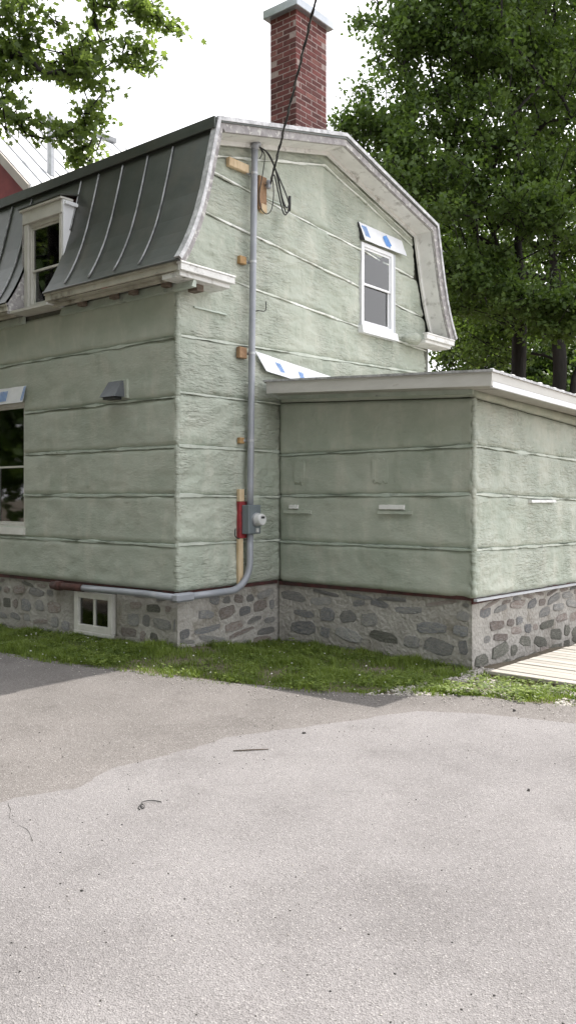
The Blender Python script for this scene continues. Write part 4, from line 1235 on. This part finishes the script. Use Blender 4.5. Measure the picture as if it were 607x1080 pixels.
# dryer vent hood
vh = empty('vent_hood', (-0.95, 0.0, 2.82)); tag(vh, 'small grey plastic vent hood on the shaded front wall', 'vent hood')
def vbuild(mb, name, m):
    o = mb.build(name, m, vh); o.location = (0.95, 0.0, -2.82); return o
mb = MB(); mb.box((-1.08, -0.028, 2.83), (-0.80, 0.02, 3.05), 0.005); vbuild(mb, 'base_plate', 'foam_even')
mb = MB()
mb.hexa([(-1.12, -0.17, 2.845), (-0.84, -0.17, 2.845), (-0.84, -0.03, 2.845), (-1.12, -0.03, 2.845)], [(-1.09, -0.06, 3.03), (-0.86, -0.06, 3.03), (-0.86, -0.03, 3.03), (-1.09, -0.03, 3.03)])
vbuild(mb, 'hood', 'vent_grey')
mb = MB(); mb.box((-1.08, -0.15, 2.815), (-0.88, -0.04, 2.8445)); vbuild(mb, 'flap', 'black_plastic')

# ================================================================== DECK
dk = empty('wooden_deck', (3.03, 1.29, 0.0)); tag(dk, 'pale weathered plank deck along the annex end wall', 'deck')
dk.rotation_euler = (0, 0, R(-2.5))
bw = 0.138
bme = []
for q in range(3):
    bb = MB(); bb.box((0, 0, -0.035), (3.1, bw - 0.014, 0.0), 0.005); me = bb.mesh('board'); me.materials.append(M['deck']); bme.append(me)
for i in range(30):
    o = bpy.data.objects.new('board', bme[i % 3]); COL.objects.link(o); o.parent = dk
    o.location = (random.uniform(-0.008, 0.008), i * bw, random.uniform(-.003, .003))
    o.rotation_euler = (random.uniform(-0.006, 0.006), 0, random.uniform(-0.001, 0.001))
for u in (0.06, 1.5, 2.9):
    mb = MB(); mb.box((u, 0.03, -0.30), (u + 0.06, 4.1, -0.0385)); mb.build('joist', 'bare_wood', dk)
mb = MB(); mb.box((0.02, 0.004, -0.16), (3.08, 0.026, -0.0385)); mb.build('edge_board', 'bare_wood', dk)

# ================================================================== GRASS, GRAVEL, small things
def big_mesh(name, V, F, rnd, m, parent=None, smooth=False):
    """V (n,3), F (m,k) uniform face size"""
    me = bpy.data.meshes.new(name)
    k = F.shape[1]
    me.vertices.add(len(V)); me.vertices.foreach_set('co', V.astype(np.float32).ravel())
    me.loops.add(F.size); me.loops.foreach_set('vertex_index', F.astype(np.int32).ravel())
    me.polygons.add(len(F)); me.polygons.foreach_set('loop_start', (np.arange(len(F)) * k).astype(np.int32))
    me.update(calc_edges=True)
    if rnd is not None:
        at = me.attributes.new('rnd', 'FLOAT', 'FACE'); at.data.foreach_set('value', rnd.astype(np.float32))
    return link(name, me, m, parent)

LEAF5 = np.array([(0, 0, 0), (0.42, 0.10, 0.03), (0.28, 0.36, 0.02), (0.50, 0.72, -0.04), (0.16, 0.64, 0.04), (0.0, 1.0, -0.08), (-0.16, 0.64, 0.04), (-0.50, 0.72, -0.04), (-0.28, 0.36, 0.02), (-0.42, 0.10, 0.03)])
LEAF4 = np.array([(0, 0, 0), (0.36, 0.5, 0.07), (0, 1.0, -0.05), (-0.36, 0.5, 0.07)])
def leaf_cloud(C, D, per, spread, size, templ, up=0.6, droop=0.25):
    """C cluster centres (n,3), D twig direction (n,3)"""
    n = len(C) * per
    c = np.repeat(C, per, 0); d = np.repeat(D, per, 0)
    t = rng.uniform(-1.0, 1.0, (n, 1))
    pos = c + d * t * spread * 1.25 + rng.normal(0, 1, (n, 3)) * spread * np.array([0.42, 0.42, 0.26])
    y = rng.normal(0, 1, (n, 3)) + d * 0.7; y[:, 2] -= droop * 2
    y /= np.linalg.norm(y, axis=1)[:, None]
    nrm = rng.normal(0, 1, (n, 3)); nrm[:, 2] += up * 2.2
    x = np.cross(y, nrm); x /= (np.linalg.norm(x, axis=1)[:, None] + 1e-9)
    z = np.cross(x, y)
    s = size * rng.uniform(0.65, 1.25, (n, 1))
    k = len(templ)
    V = pos[:, None, :] + s[:, None, :] * (templ[None, :, 0:1] * x[:, None, :] + templ[None, :, 1:2] * y[:, None, :] + templ[None, :, 2:3] * z[:, None, :])
    F = (np.arange(n) * k)[:, None] + np.arange(k)[None, :]
    rn = np.clip(np.repeat(rng.normal(0.5, 0.22, len(C)), per) + rng.normal(0, 0.18, n), 0, 1)
    return V.reshape(-1, 3), F, rn


def grass_patch(n, inside, hmin, hmax):
    P = []
    while len(P) < n:
        u = random.uniform(-5.0, 5.6); e = edge_v(u)
        far = 0.04 if u < -0.05 else 1.74
        if u > 2.66: far = 1.6 if u < 3.03 else 1.27
        v = e - 0.06 + (far - e + 0.06) * random.random()
        k = inside(u, v, v - e)
        if random.random() > k: continue
        P.append((u, v, lawn_z(u, v), k))
    P = np.array(P)
    n = len(P)
    tuft = np.array([nse(a * 2.8, b * 2.8, 31) for a, b in P[:, :2]]); fine = np.array([nse(a * 9, b * 9, 33) for a, b in P[:, :2]])
    h = rng.uniform(hmin, hmax, n) * (0.55 + 0.45 * P[:, 3]) * np.clip(1.0 + 0.9 * tuft + 0.8 * fine, 0.45, 2.1)
    ang = rng.uniform(0, 2 * np.pi, n); lean = rng.uniform(0.15, 0.9, n) * h
    w = rng.uniform(0.002, 0.0045, n)
    dx, dy = np.cos(ang), np.sin(ang); px_, py_ = -dy, dx
    V = np.zeros((n, 5, 3))
    for k, (t, ww) in enumerate(((0, 1), (0.55, 0.85))):
        off = lean * t * t
        for s, sg in ((0, -1), (1, 1)):
            V[:, 2 * k + s, 0] = P[:, 0] + dx * off + sg * px_ * w * ww
            V[:, 2 * k + s, 1] = P[:, 1] + dy * off + sg * py_ * w * ww
            V[:, 2 * k + s, 2] = P[:, 2] - 0.005 + h * t
    V[:, 4, 0] = P[:, 0] + dx * lean; V[:, 4, 1] = P[:, 1] + dy * lean; V[:, 4, 2] = P[:, 2] + h * (1 - 0.25 * lean / h)
    base = (np.arange(n) * 5)[:, None]
    F = np.concatenate([base + np.array([0, 1, 3]), base + np.array([0, 3, 2]), base + np.array([2, 3, 4])], 1).reshape(-1, 3)
    rn = np.repeat(np.clip(rng.normal(0.45, 0.2, n) + 0.45 * tuft + 0.3 * fine, 0, 1), 3)
    return V.reshape(-1, 3), F, rn
def dens(u, v, d):
    q = 0.62 + 0.75 * nse(u * 1.7, v * 1.7, 2) + 0.5 * nse(u * 6, v * 6, 7)
    if d < 0.08: q *= 0.35 + 0.5 * nse(u * 9, v * 9, 3)
    if u > 2.75:     # thin worn grass near the deck
        q *= 0.38 + 1.1 * nse(u * 2.4, v * 2.4, 8)
        if v > 0.9: q *= 0.8
    if u > 3.5: q *= 0.55
    return max(0.0, min(1.0, q))
Vg, Fg, rg = grass_patch(95000, dens, 0.03, 0.085)
tag(big_mesh('grass', Vg, Fg, rg, 'grass'), 'short green lawn strip along the stone foundation', 'grass', kind='stuff')

# clover-like broad weeds along the strip
def weeds(n):
    V = []; F = []; rn = []
    for _ in range(n):
        u = random.uniform(-4.5, 5.2); e = edge_v(u); far = 0.03 if u < 0 else 1.7
        if u > 2.66: far = 1.55 if u < 3.03 else 1.25
        v = random.uniform(e - 0.02, far)
        if nse(u * 1.3, v * 1.3, 12) < -0.05: continue
        z = lawn_z(u, v)
        for k in range(random.randint(4, 8)):
            a = random.uniform(0, 6.28); r0 = random.uniform(0.01, 0.05); s = random.uniform(0.012, 0.026)
            c = Vector((u + math.cos(a) * r0, v + math.sin(a) * r0, z + random.uniform(0.02, 0.07)))
            d = Vector((math.cos(a), math.sin(a), random.uniform(-0.3, 0.5))).normalized(); p = d.cross(Vector((0, 0, 1))).normalized()
            b = len(V); V += [c - d * s, c + p * s * 0.6, c + d * s, c - p * s * 0.6]; F.append((b, b + 1, b + 2, b + 3)); rn.append(random.random())
    return np.array([tuple(x) for x in V]), np.array(F), np.array(rn)
Vw, Fw, rw = weeds(2600)
tag(big_mesh('weeds', Vw, Fw, rw, 'grass'), 'broad-leaved weeds mixed through the lawn strip', 'weeds', kind='stuff')

# fallen white petals, and loose gravel by the deck corner
def scatter_rocks(n, fn, smin, smax):
    V = []; F = []
    T = [(-1, -.8, -.5), (1, -.7, -.6), (.9, .8, -.5), (-.8, .9, -.6), (-.6, -.5, .6), (.6, -.6, .5), (.5, .6, .7), (-.6, .5, .5)]
    Q = [(3, 2, 1, 0), (4, 5, 6, 7), (0, 1, 5, 4), (1, 2, 6, 5), (2, 3, 7, 6), (3, 0, 4, 7)]
    for _ in range(n):
        u, v, z = fn(); s = random.uniform(smin, smax); a = random.uniform(0, 6.28); b = len(V)
        for x, y, q in T:
            x *= random.uniform(0.7, 1.2); y *= random.uniform(0.6, 1.1)
            V.append((u + s * (x * math.cos(a) - y * math.sin(a)), v + s * (x * math.sin(a) + y * math.cos(a)), z + s * 0.7 * (q + 0.3)))
        F += [tuple(b + i for i in f) for f in Q]
    return np.array(V), np.array(F)
def gpos():
    while True:
        u = random.uniform(2.65, 5.3); e = edge_v(u); v = random.uniform(e - 0.03, 1.9 if u < 3.02 else 1.26)
        if nse(u * 2.2, v * 2.2, 21) + random.uniform(-0.25, 0.25) > 0.0 or (v > 1.25 and u < 3.2): return u, v, lawn_z(u, v)
Vr, Fr = scatter_rocks(2600, gpos, 0.008, 0.028)
tag(big_mesh('gravel', Vr, Fr, None, 'gravel'), 'loose pale gravel in the worn grass by the deck', 'gravel', kind='stuff')
def ppos():
    while True:
        u = random.uniform(-4, 3.0); e = edge_v(u); far = 0.0 if u < 0 else 1.65
        v = random.uniform(e, far); return u, v, lawn_z(u, v) + random.uniform(0.02, 0.06)
Vp, Fp = scatter_rocks(130, ppos, 0.004, 0.011)
tag(big_mesh('fallen_petals', Vp, Fp, None, 'flower'), 'tiny white petals scattered in the grass', 'petals', kind='stuff')
def epos():
    u = random.uniform(-2, 6); return u, edge_v(u) - abs(random.gauss(0, 0.22)) + 0.02, 0.003 if u < 3 else 0.008
Vp, Fp = scatter_rocks(500, epos, 0.002, 0.009)
tag(big_mesh('asphalt_crumbs', Vp, Fp, None, 'gravel'), 'small crumbs of stone along the driveway edge', 'gravel', kind='stuff')

def dpos():
    while True:
        u = random.uniform(1.2, 6.4); v = random.uniform(-5.2, 0.1)
        if v > edge_v(u) - 0.1: continue
        if nse(u * 0.9, v * 0.9, 41) + random.uniform(-0.35, 0.35) < 0.0: continue
        return u, v, 0.0065
Vd, Fd = scatter_rocks(420, dpos, 0.0016, 0.0055)
tag(big_mesh('grit', Vd, Fd, None, 'pebble'), 'dark grit scattered over the driveway', 'grit', kind='stuff')
Vd, Fd = scatter_rocks(520, dpos, 0.0016, 0.0045)
tag(big_mesh('pale_grit', Vd, Fd, None, 'gravel'), 'pale stone chips scattered over the driveway', 'grit', kind='stuff')

# leafy weed clump at the deck's foot
wc = empty('weed_clump', (4.22, 0.62, -0.02)); tag(wc, 'dark leafy weed clump beside the driveway below the deck', 'plant')
cc = np.array([(rng.normal(0, 0.07), rng.normal(0, 0.06), rng.uniform(0.03, 0.14)) for _ in range(26)])
V_, F_, r2 = leaf_cloud(cc, np.tile(np.array([0.0, 0, 1.0]), (26, 1)), 9, 0.03, 0.035, LEAF4)
big_mesh('leaves', V_, F_, r2, 'leaf', wc)
mb = MB()
for k in range(9): mb.tube([(0.01 * k - 0.04, 0.01 * (k % 3), -0.03), tuple(cc[k])], 0.003, 5)
mb.build('stem', 'twig', wc)

# loose things on the driveway
tag(MB().tube(bezier([(3.265, -3.36, 0.009), (3.235, -3.345, 0.012), (3.22, -3.31, 0.014), (3.25, -3.315, 0.014), (3.265, -3.34, 0.011), (3.235, -3.325, 0.012), (3.20, -3.285, 0.016), (3.215, -3.235, 0.014), (3.265, -3.205, 0.009)], 6), 0.0026, 6).build('wire_scrap', 'wire', None, True),
    'thin curled scrap of dark wire lying on the driveway', 'wire scrap')
tag(MB().tube([(2.925, -2.26, 0.011), (3.0, -2.18, 0.013), (3.08, -2.08, 0.011)], [0.0035, 0.0045, 0.003], 6).build('stick', 'twig', None, True), 'short straight dark stick lying on the driveway', 'stick')
def rock_obj(name, p, s, m, lab):
    V, F = scatter_rocks(1, lambda: (0, 0, 0), s, s)
    o = link(name, bpy.data.meshes.new(name), None); o.data.from_pydata([tuple(x) for x in V], [], [tuple(f) for f in F]); o.data.update(); o.data.materials.append(M[m])
    o.location = (p[0], p[1], p[2] + s * 0.15); tag(o, lab, 'pebble', 'loose pebbles on the driveway'); return o
rock_obj('pebble', (4.76, -1.74, 0.006), 0.014, 'pebble', 'dark pebble alone on the right side of the driveway')
rock_obj('pebble', (3.02, -1.62, 0.006), 0.014, 'pebble', 'flat dark pebble at the edge of the lighter asphalt')
rock_obj('pebble', (3.80, -4.15, 0.006), 0.008, 'pebble', 'small dark pebble below the wire scrap')
rock_obj('pebble', (3.05, 0.03, 0.0), 0.022, 'gravel', 'pale pebble on asphalt beside the grass edge')
rock_obj('pebble', (3.90, -0.05, 0.006), 0.014, 'pebble', 'small dark pebble near the gravel and deck')

# ================================================================== NEIGHBOUR
nb = empty('neighbour_house', (-12, 6.5, -0.3)); tag(nb, 'tall red house behind at left with white ribbed metal roof', 'house')
def nbuild(mb, name, m, parent=None, smooth=False):
    o = mb.build(name, m, parent or nb, smooth)
    if parent is None: o.location = (12, -6.5, 0.3)
    return o
NV0, NV1 = 3.46, 10.2; NE, NR = -7.93, -11.95; NZ, NZR = 7.89, 11.5
SL = (NZR - NZ) / (NE - NR)
mb = MB(); W0, W1 = -8.25, 2 * NR + 8.25
wz = NZ + SL * (NE - W0) - 0.12
k = 5
pg = [(W0, -0.3), (W0, wz), (NR, NZR - 0.14), (W1, wz), (W1, -0.3)]
mb.add([(u, NV0 + 0.3, z) for u, z in pg] + [(u, NV1 - 0.3, z) for u, z in pg], [(4, 3, 2, 1, 0), (5, 6, 7, 8, 9)] + [(i, i + k, (i + 1) % k + k, (i + 1) % k) for i in range(k)][::1])
nbuild(mb, 'wall', 'red_wall')
mb = MB()
for sgn in (1, -1):
    f = (lambda u: u) if sgn > 0 else (lambda u: 2 * NR - u)
    q = [(f(NE), NV0, NZ), (f(NE), NV1, NZ), (f(NR), NV1, NZR), (f(NR), NV0, NZR)]
    if sgn < 0: q = q[::-1]
    mb.hexa([(x, y, z - 0.08) for x, y, z in q], q)
nr = nbuild(mb, 'roof', 'white_roof')
for i in range(16):
    v = NV0 + 0.05 + i * 0.44
    mb = MB(); mb.hexa([(NE, v - 0.018, NZ), (NE, v + 0.018, NZ), (NR + 0.05, v + 0.018, NZR - 0.045), (NR + 0.05, v - 0.018, NZR - 0.045)], [(NE, v - 0.018, NZ + 0.04), (NE, v + 0.018, NZ + 0.04), (NR + 0.05, v + 0.018, NZR - 0.005), (NR + 0.05, v - 0.018, NZR - 0.005)])
    nbuild(mb, 'roof_rib', 'roof_rib', nr)
def on_roof(u): return NZ + SL * (NE - u)
mb = MB(); mb.tube([(-8.72, 4.55, on_roof(-8.72) - 0.05), (-8.72, 4.55, on_roof(-8.72) + 1.25)], 0.085, 12); nbuild(mb, 'vent_pipe', 'galv', nr)
mb = MB(); mb.tube([(-8.9, 5.9, on_roof(-8.9) - 0.05), (-8.9, 5.9, on_roof(-8.9) + 0.2)], 0.12, 12); nbuild(mb, 'roof_vent', 'roof_rib', nr)
for v in (4.9, 8.6):
    mb = MB(); mb.box((NR - 0.12, v - 0.3, NZR - 0.05), (NR + 0.14, v + 0.3, NZR + 0.12), 0.03); nbuild(mb, 'ridge_vent', 'roof_rib', nr)
mb = MB()
mb.hexa([(NE + 0.02, NV0 - 0.02, NZ - 0.22), (NE + 0.02, NV0 + 0.03, NZ - 0.22), (NR, NV0 + 0.03, NZR - 0.22), (NR, NV0 - 0.02, NZR - 0.22)], [(NE + 0.02, NV0 - 0.02, NZ - 0.0), (NE + 0.02, NV0 + 0.03, NZ - 0.0), (NR, NV0 + 0.03, NZR - 0.0), (NR, NV0 - 0.02, NZR - 0.0)])
nbuild(mb, 'rake_board', 'far_wall')
mb = MB()
mb.hexa([(NE + 0.02, NV0 + 0.03, NZ - 0.22), (NE + 0.02, NV0 + 0.3, NZ - 0.22), (NR, NV0 + 0.3, NZR - 0.22), (NR, NV0 + 0.03, NZR - 0.22)], [(NE + 0.02, NV0 + 0.03, NZ - 0.19), (NE + 0.02, NV0 + 0.3, NZ - 0.19), (NR, NV0 + 0.3, NZR - 0.19), (NR, NV0 + 0.03, NZR - 0.19)])
nbuild(mb, 'soffit', 'far_wall')
mb = MB(); mb.box((NE - 0.0, NV0, NZ - 0.30), (2 * NR - NE, NV0 + 0.29, NZ - 0.20), 0.01); mb.box((NE - 0.12, NV0 + 0.1, NZ - 0.45), (2 * NR - NE + 0.1, NV0 + 0.29, NZ - 0.301), 0.01)
nbuild(mb, 'eave_return', 'cream_paint')
mb = MB(); mb.box((NE - 0.28, NV0 + 0.3, NZ - 0.28), (NE - 0.02, NV1, NZ - 0.12), 0.01); nbuild(mb, 'eave_cornice', 'white_paint')

# ================================================================== TREES
def tree(name, label, base, trunk_pts, r0, blobs, ncl, per, spread, size, m_leaf, templ=LEAF4, gap=0.0, seed=1, extra_trunks=(), group=None, gscale=0.5, rexp=0.47, climb=1.6):
    """trunk_pts: path of the stem; blobs: list of (centre, radii, weight); clusters connect to the nearest stem / limb node"""
    r_ = random.Random(seed)
    root = empty(name, base); tag(root, label, 'tree', group)
    nodes = []; par = []; stem = []
    for path in [trunk_pts] + list(extra_trunks):
        P = bezier(path, 6); prev = -1
        if path is not trunk_pts:
            prev = min(range(len(nodes)), key=lambda i: (nodes[i] - P[0]).length)
        for i, p in enumerate(P):
            if i: p = p + Vector((r_.uniform(-.04, .04), r_.uniform(-.04, .04), 0))
            nodes.append(p); par.append(prev); prev = len(nodes) - 1
    cl = []
    wts = [b[2] for b in blobs]
    guard = 0
    while len(cl) < ncl and guard < ncl * 60:
        guard += 1
        c, rad, w = r_.choices(blobs, wts)[0]
        d = Vector((r_.gauss(0, 1), r_.gauss(0, 1), r_.gauss(0, 1))).normalized() * (r_.random() ** 0.45)
        p = Vector((c[0] + d.x * rad[0], c[1] + d.y * rad[1], c[2] + d.z * rad[2]))
        if nse(p.x * gscale + seed, p.y * gscale, p.z * gscale * 1.3) < gap - 0.22: continue
        cl.append(p)
    axis0 = Vector(trunk_pts[len(trunk_pts) // 2])
    cl.sort(key=lambda p: (p - axis0).length)
    NA = np.array([tuple(q) for q in nodes]); tips = []; dirs = []
    buf = list(NA)
    for p in cl:
        arr = np.array(buf)
        dd = np.linalg.norm(arr - np.array(p), axis=1) + np.maximum(0, arr[:, 2] - p.z + 0.3) * climb
        j = int(dd.argmin()); a = nodes[j]
        L = (p - a).length; k = max(1, min(6, int(L / 0.55)))
        prev = j
        for i in range(1, k + 1):
            t = i / k
            q = a + (p - a) * t + Vector((r_.uniform(-1, 1), r_.uniform(-1, 1), r_.uniform(-0.2, 1.0))) * (0.10 * L * math.sin(math.pi * t))
            nodes.append(q); par.append(prev); prev = len(nodes) - 1; buf.append(np.array(q))
        tips.append(p); dv_ = (p - nodes[par[prev]]); dv_.z *= 0.5
        dirs.append(dv_.normalized() if dv_.length > 1e-6 else Vector((1, 0, 0)))
    cnt = np.zeros(len(nodes)); haschild = set(par)
    for i in range(len(nodes) - 1, -1, -1):
        if i not in haschild: cnt[i] += 1
        if par[i] >= 0: cnt[par[i]] += cnt[i]
    tot = cnt.max(); rad = np.maximum(0.010, r0 * (cnt / tot) ** rexp)
    mb = MB(base)
    kids = {}
    for i, q in enumerate(par): kids.setdefault(q, []).append(i)
    used = set()
    for i in range(len(nodes)):
        if i in used: continue
        ch = [i]
        if par[i] >= 0: ch = [par[i], i]
        used.add(i); cur = i
        while cur in kids:
            nx = max(kids[cur], key=lambda q: cnt[q])
            if nx in used: break
            used.add(nx); ch.append(nx); cur = nx
        if len(ch) > 1:
            rs = [float(rad[q]) for q in ch]
            if par[i] >= 0: rs[0] = rs[1]
            mb.tube([nodes[q] for q in ch], rs, 8 if rs[0] > 0.06 else 5, cap=False)
    mb.build('trunk', 'bark', root, True).location = (0, 0, 0)
    V, F, rn = leaf_cloud(np.array([tuple(q) for q in tips]) - np.array(base), np.array([tuple(q) for q in dirs]), per, spread, size, templ)
    big_mesh('crown', V, F, rn, m_leaf, root)
    return root

GB = -0.32
def blobs(L): return [(c, (a, a, b), w) for c, a, b, w in L]
MAPLE = blobs([((-2.87, -0.15, 7.65), 0.54, 0.32, 2.79),
    ((-2.61, 0.32, 7.32), 0.60, 0.35, 3.30),
    ((-2.44, 0.72, 7.49), 0.48, 0.28, 2.31),
    ((-2.25, 1.13, 7.68), 0.38, 0.22, 1.62),
    ((-2.13, 1.36, 7.73), 0.26, 0.15, 0.89),
    ((-2.34, 0.8, 7.11), 0.36, 0.21, 1.46),
    ((-2.5, 0.54, 6.94), 0.46, 0.27, 2.13),
    ((-2.55, 0.5, 6.38), 0.36, 0.21, 1.46),
    ((-2.44, 0.72, 6.67), 0.34, 0.20, 1.30),
    ((-2.44, 0.2, 7.59), 0.48, 0.28, 2.31),
    ((-2.37, 0.9, 8.3), 0.42, 0.24, 1.86),
    ((-2.21, 1.42, 8.38), 0.34, 0.20, 1.30),
    ((-2.05, 1.81, 8.31), 0.26, 0.15, 0.89),
    ((-2.91, -0.19, 6.92), 0.30, 0.17, 1.09),
    ((-2.77, -0.07, 6.49), 0.26, 0.15, 0.89),
    ((-2.58, 0.08, 6.37), 0.24, 0.14, 0.76),
    ((-2.52, 0.78, 6.33), 0.24, 0.14, 0.76),
    ((-2.77, -0.07, 7.22), 0.48, 0.28, 2.31),
    ((-3.38, -0.83, 7.72), 1.20, 0.70, 10.00),
    ((-3.19, -0.93, 6.55), 1.08, 0.63, 8.45),
    ((-3.91, -1.65, 7.09), 1.92, 1.12, 21.21),
    ((-3.08, 0.06, 9.0), 1.08, 0.63, 8.45),
    ((-2.51, 1.18, 9.45), 0.96, 0.56, 7.00),
    ((-3.76, -0.88, 9.54), 2.16, 1.26, 25.61),
    ((-4.9, -2.46, 8.25), 2.64, 1.54, 35.31),
    ((-4.81, -2.38, 6.39), 1.92, 1.12, 21.21)])
TALL = blobs([((-1.7, 10.2, 6.3), 1.1, 0.8, 1.3), ((0.1, 10.3, 7.8), 1.3, 1.0, 1.6), ((0.2, 10.4, 5.6), 1.2, 0.7, 1.3),
    ((-2.25, 9.4, 11.04), 1.38, 1.02, 1.44),
    ((-2.55, 8.51, 9.81), 0.75, 0.55, 0.42),
    ((-2.97, 8.81, 11.83), 0.57, 0.42, 0.25),
    ((-2.6, 9.11, 11.34), 0.86, 0.64, 0.56),
    ((-1.79, 10.43, 12.01), 1.84, 1.36, 2.56),
    ((-0.63, 10.73, 10.94), 1.95, 1.44, 2.89),
    ((-1.86, 9.72, 9.35), 1.49, 1.10, 1.69),
    ((-1.96, 8.34, 7.79), 1.26, 0.94, 1.21),
    ((-2.44, 8.59, 8.65), 0.92, 0.68, 0.64),
    ((-1.77, 11.08, 8.51), 1.49, 1.10, 1.69),
    ((-1.79, 10.43, 14.27), 2.76, 2.04, 5.76),
    ((-2.63, 9.09, 13.33), 1.38, 1.02, 1.44),
    ((-2.65, 11.65, 6.88), 1.26, 0.94, 1.21),
    ((-2.02, 9.59, 7.35), 1.03, 0.77, 0.81),
    ((-2.79, 7.67, 9.33), 0.23, 0.17, 0.04),
    ((-2.66, 7.77, 9.77), 0.34, 0.26, 0.09),
    ((-2.80, 8.35, 9.30), 0.60, 0.45, 0.55), ((-3.05, 8.15, 9.85), 0.35, 0.30, 0.28), ((-3.10, 8.75, 11.75), 0.65, 0.50, 0.6), ((-3.0, 7.55, 9.15), 0.26, 0.26, 0.14)])
FORKED = blobs([((-1.33, 14.03, 9.92), 2.07, 1.53, 3.24),
    ((-1.15, 14.18, 12.48), 2.53, 1.87, 4.84),
    ((-0.79, 14.47, 15.27), 3.22, 2.38, 7.84),
    ((-1.69, 13.73, 8.07), 1.15, 0.85, 1.00),
    ((-1.53, 15.16, 7.15), 1.72, 1.27, 2.25),
    ((-2.28, 14.54, 6.18), 1.26, 0.94, 1.21),
    ((-0.43, 14.76, 9.23), 2.53, 1.87, 4.84),
    ((-3.04, 13.92, 5.93), 1.38, 1.02, 1.44),
    ((-2.41, 13.15, 14.34), 1.72, 1.27, 2.25)])
LOW = blobs([((-5.5, 17.08, 7.28), 1.84, 1.36, 2.56),
    ((-5.94, 16.72, 9.29), 1.72, 1.27, 2.25),
    ((-5.27, 17.26, 5.55), 1.61, 1.19, 1.96),
    ((-3.94, 18.36, 5.27), 1.84, 1.36, 2.56),
    ((-3.43, 20.07, 6.0), 2.07, 1.53, 3.24),
    ((-6.61, 16.17, 11.02), 1.84, 1.36, 2.56),
    ((-5.28, 18.55, 8.99), 1.49, 1.10, 1.69)])
tree('maple_tree', 'maple reaching leafy branches into the sky above the white roof', (-6.0, -2.6, GB),
     [(-6.0, -2.6, GB), (-5.9, -2.5, 2.5), (-5.7, -2.4, 5.0), (-5.3, -2.2, 7.5), (-4.9, -2.0, 10.0)], 0.22,
     MAPLE, 1450, 15, 0.135, 0.088, 'leaf_maple', LEAF5, gap=0.11, seed=3, gscale=1.7, rexp=0.8, climb=0.15,
     extra_trunks=[[(-5.3, -2.2, 7.5), (-4.2, -1.2, 7.7), (-3.3, -0.5, 7.6), (-2.5, 0.5, 7.5)]])
tree('broadleaf_tree', 'tall dark broadleaf tree with straight trunk behind the annex roof', (-1.24, 11.52, GB),
     [(-1.24, 11.52, GB), (-1.24, 11.5, 4.0), (-1.24, 11.5, 8.0), (-1.2, 11.5, 12.0), (-1.1, 11.4, 16.5)], 0.17,
     TALL, 1850, 42, 0.26, 0.115, 'leaf', LEAF4, gap=0.07, seed=11, gscale=0.8, rexp=0.55,
     extra_trunks=[[(-1.24, 11.5, 6.0), (-1.75, 11.2, 7.6), (-2.3, 10.8, 10.2)]])
tree('broadleaf_tree', 'leafy tree with forked dark stem at the right edge behind the annex', (-1.05, 13.6, GB),
     [(-1.05, 13.6, GB), (-1.1, 13.6, 3.6), (-1.3, 13.5, 7.5), (-1.3, 13.5, 11.0), (-1.2, 13.4, 15.0)], 0.20,
     FORKED, 1300, 42, 0.32, 0.125, 'leaf', LEAF4, gap=0.07, seed=23, gscale=0.7, rexp=0.55,
     extra_trunks=[[(-1.05, 13.6, 3.6), (-0.7, 13.8, 5.2), (-0.3, 14.0, 8.2)]])
tree('broadleaf_tree', 'dense low dark tree seen beyond the right eave of the gable', (-5.2, 17.2, GB),
     [(-5.2, 17.2, GB), (-5.2, 17.2, 3.0), (-5.0, 17.2, 6.0), (-5.0, 17.2, 9.5)], 0.18,
     LOW, 1050, 42, 0.34, 0.14, 'leaf_dark', LEAF4, gap=0.07, seed=31, gscale=0.8, rexp=0.55)

# unseen trees added behind the camera to shade the front wall
tl_c = []
r_ = random.Random(77)
for i in range(13):
    cx, cy = -34 + i * 4.0 + r_.uniform(-1, 1), -15 + r_.uniform(-1.5, 1.5); hh = r_.uniform(19, 24); rr = r_.uniform(3.4, 4.4)
    for k in range(300):
        d = Vector((r_.gauss(0, 1), r_.gauss(0, 1), r_.gauss(0, 1))).normalized() * r_.random() ** 0.4
        tl_c.append((cx + d.x * rr, cy + d.y * rr, hh * 0.52 + d.z * hh * 0.50))
tl_c = np.array(tl_c)
V, F, rn = leaf_cloud(tl_c, np.tile(np.array([1.0, 0, 0]), (len(tl_c), 1)), 18, 0.8, 0.6, LEAF4)
tag(big_mesh('added_shade_trees', V, F, rn, 'leaf_dark'), 'unseen line of dark trees added behind the camera to shade the front wall', 'added_shade_trees', kind='stuff')
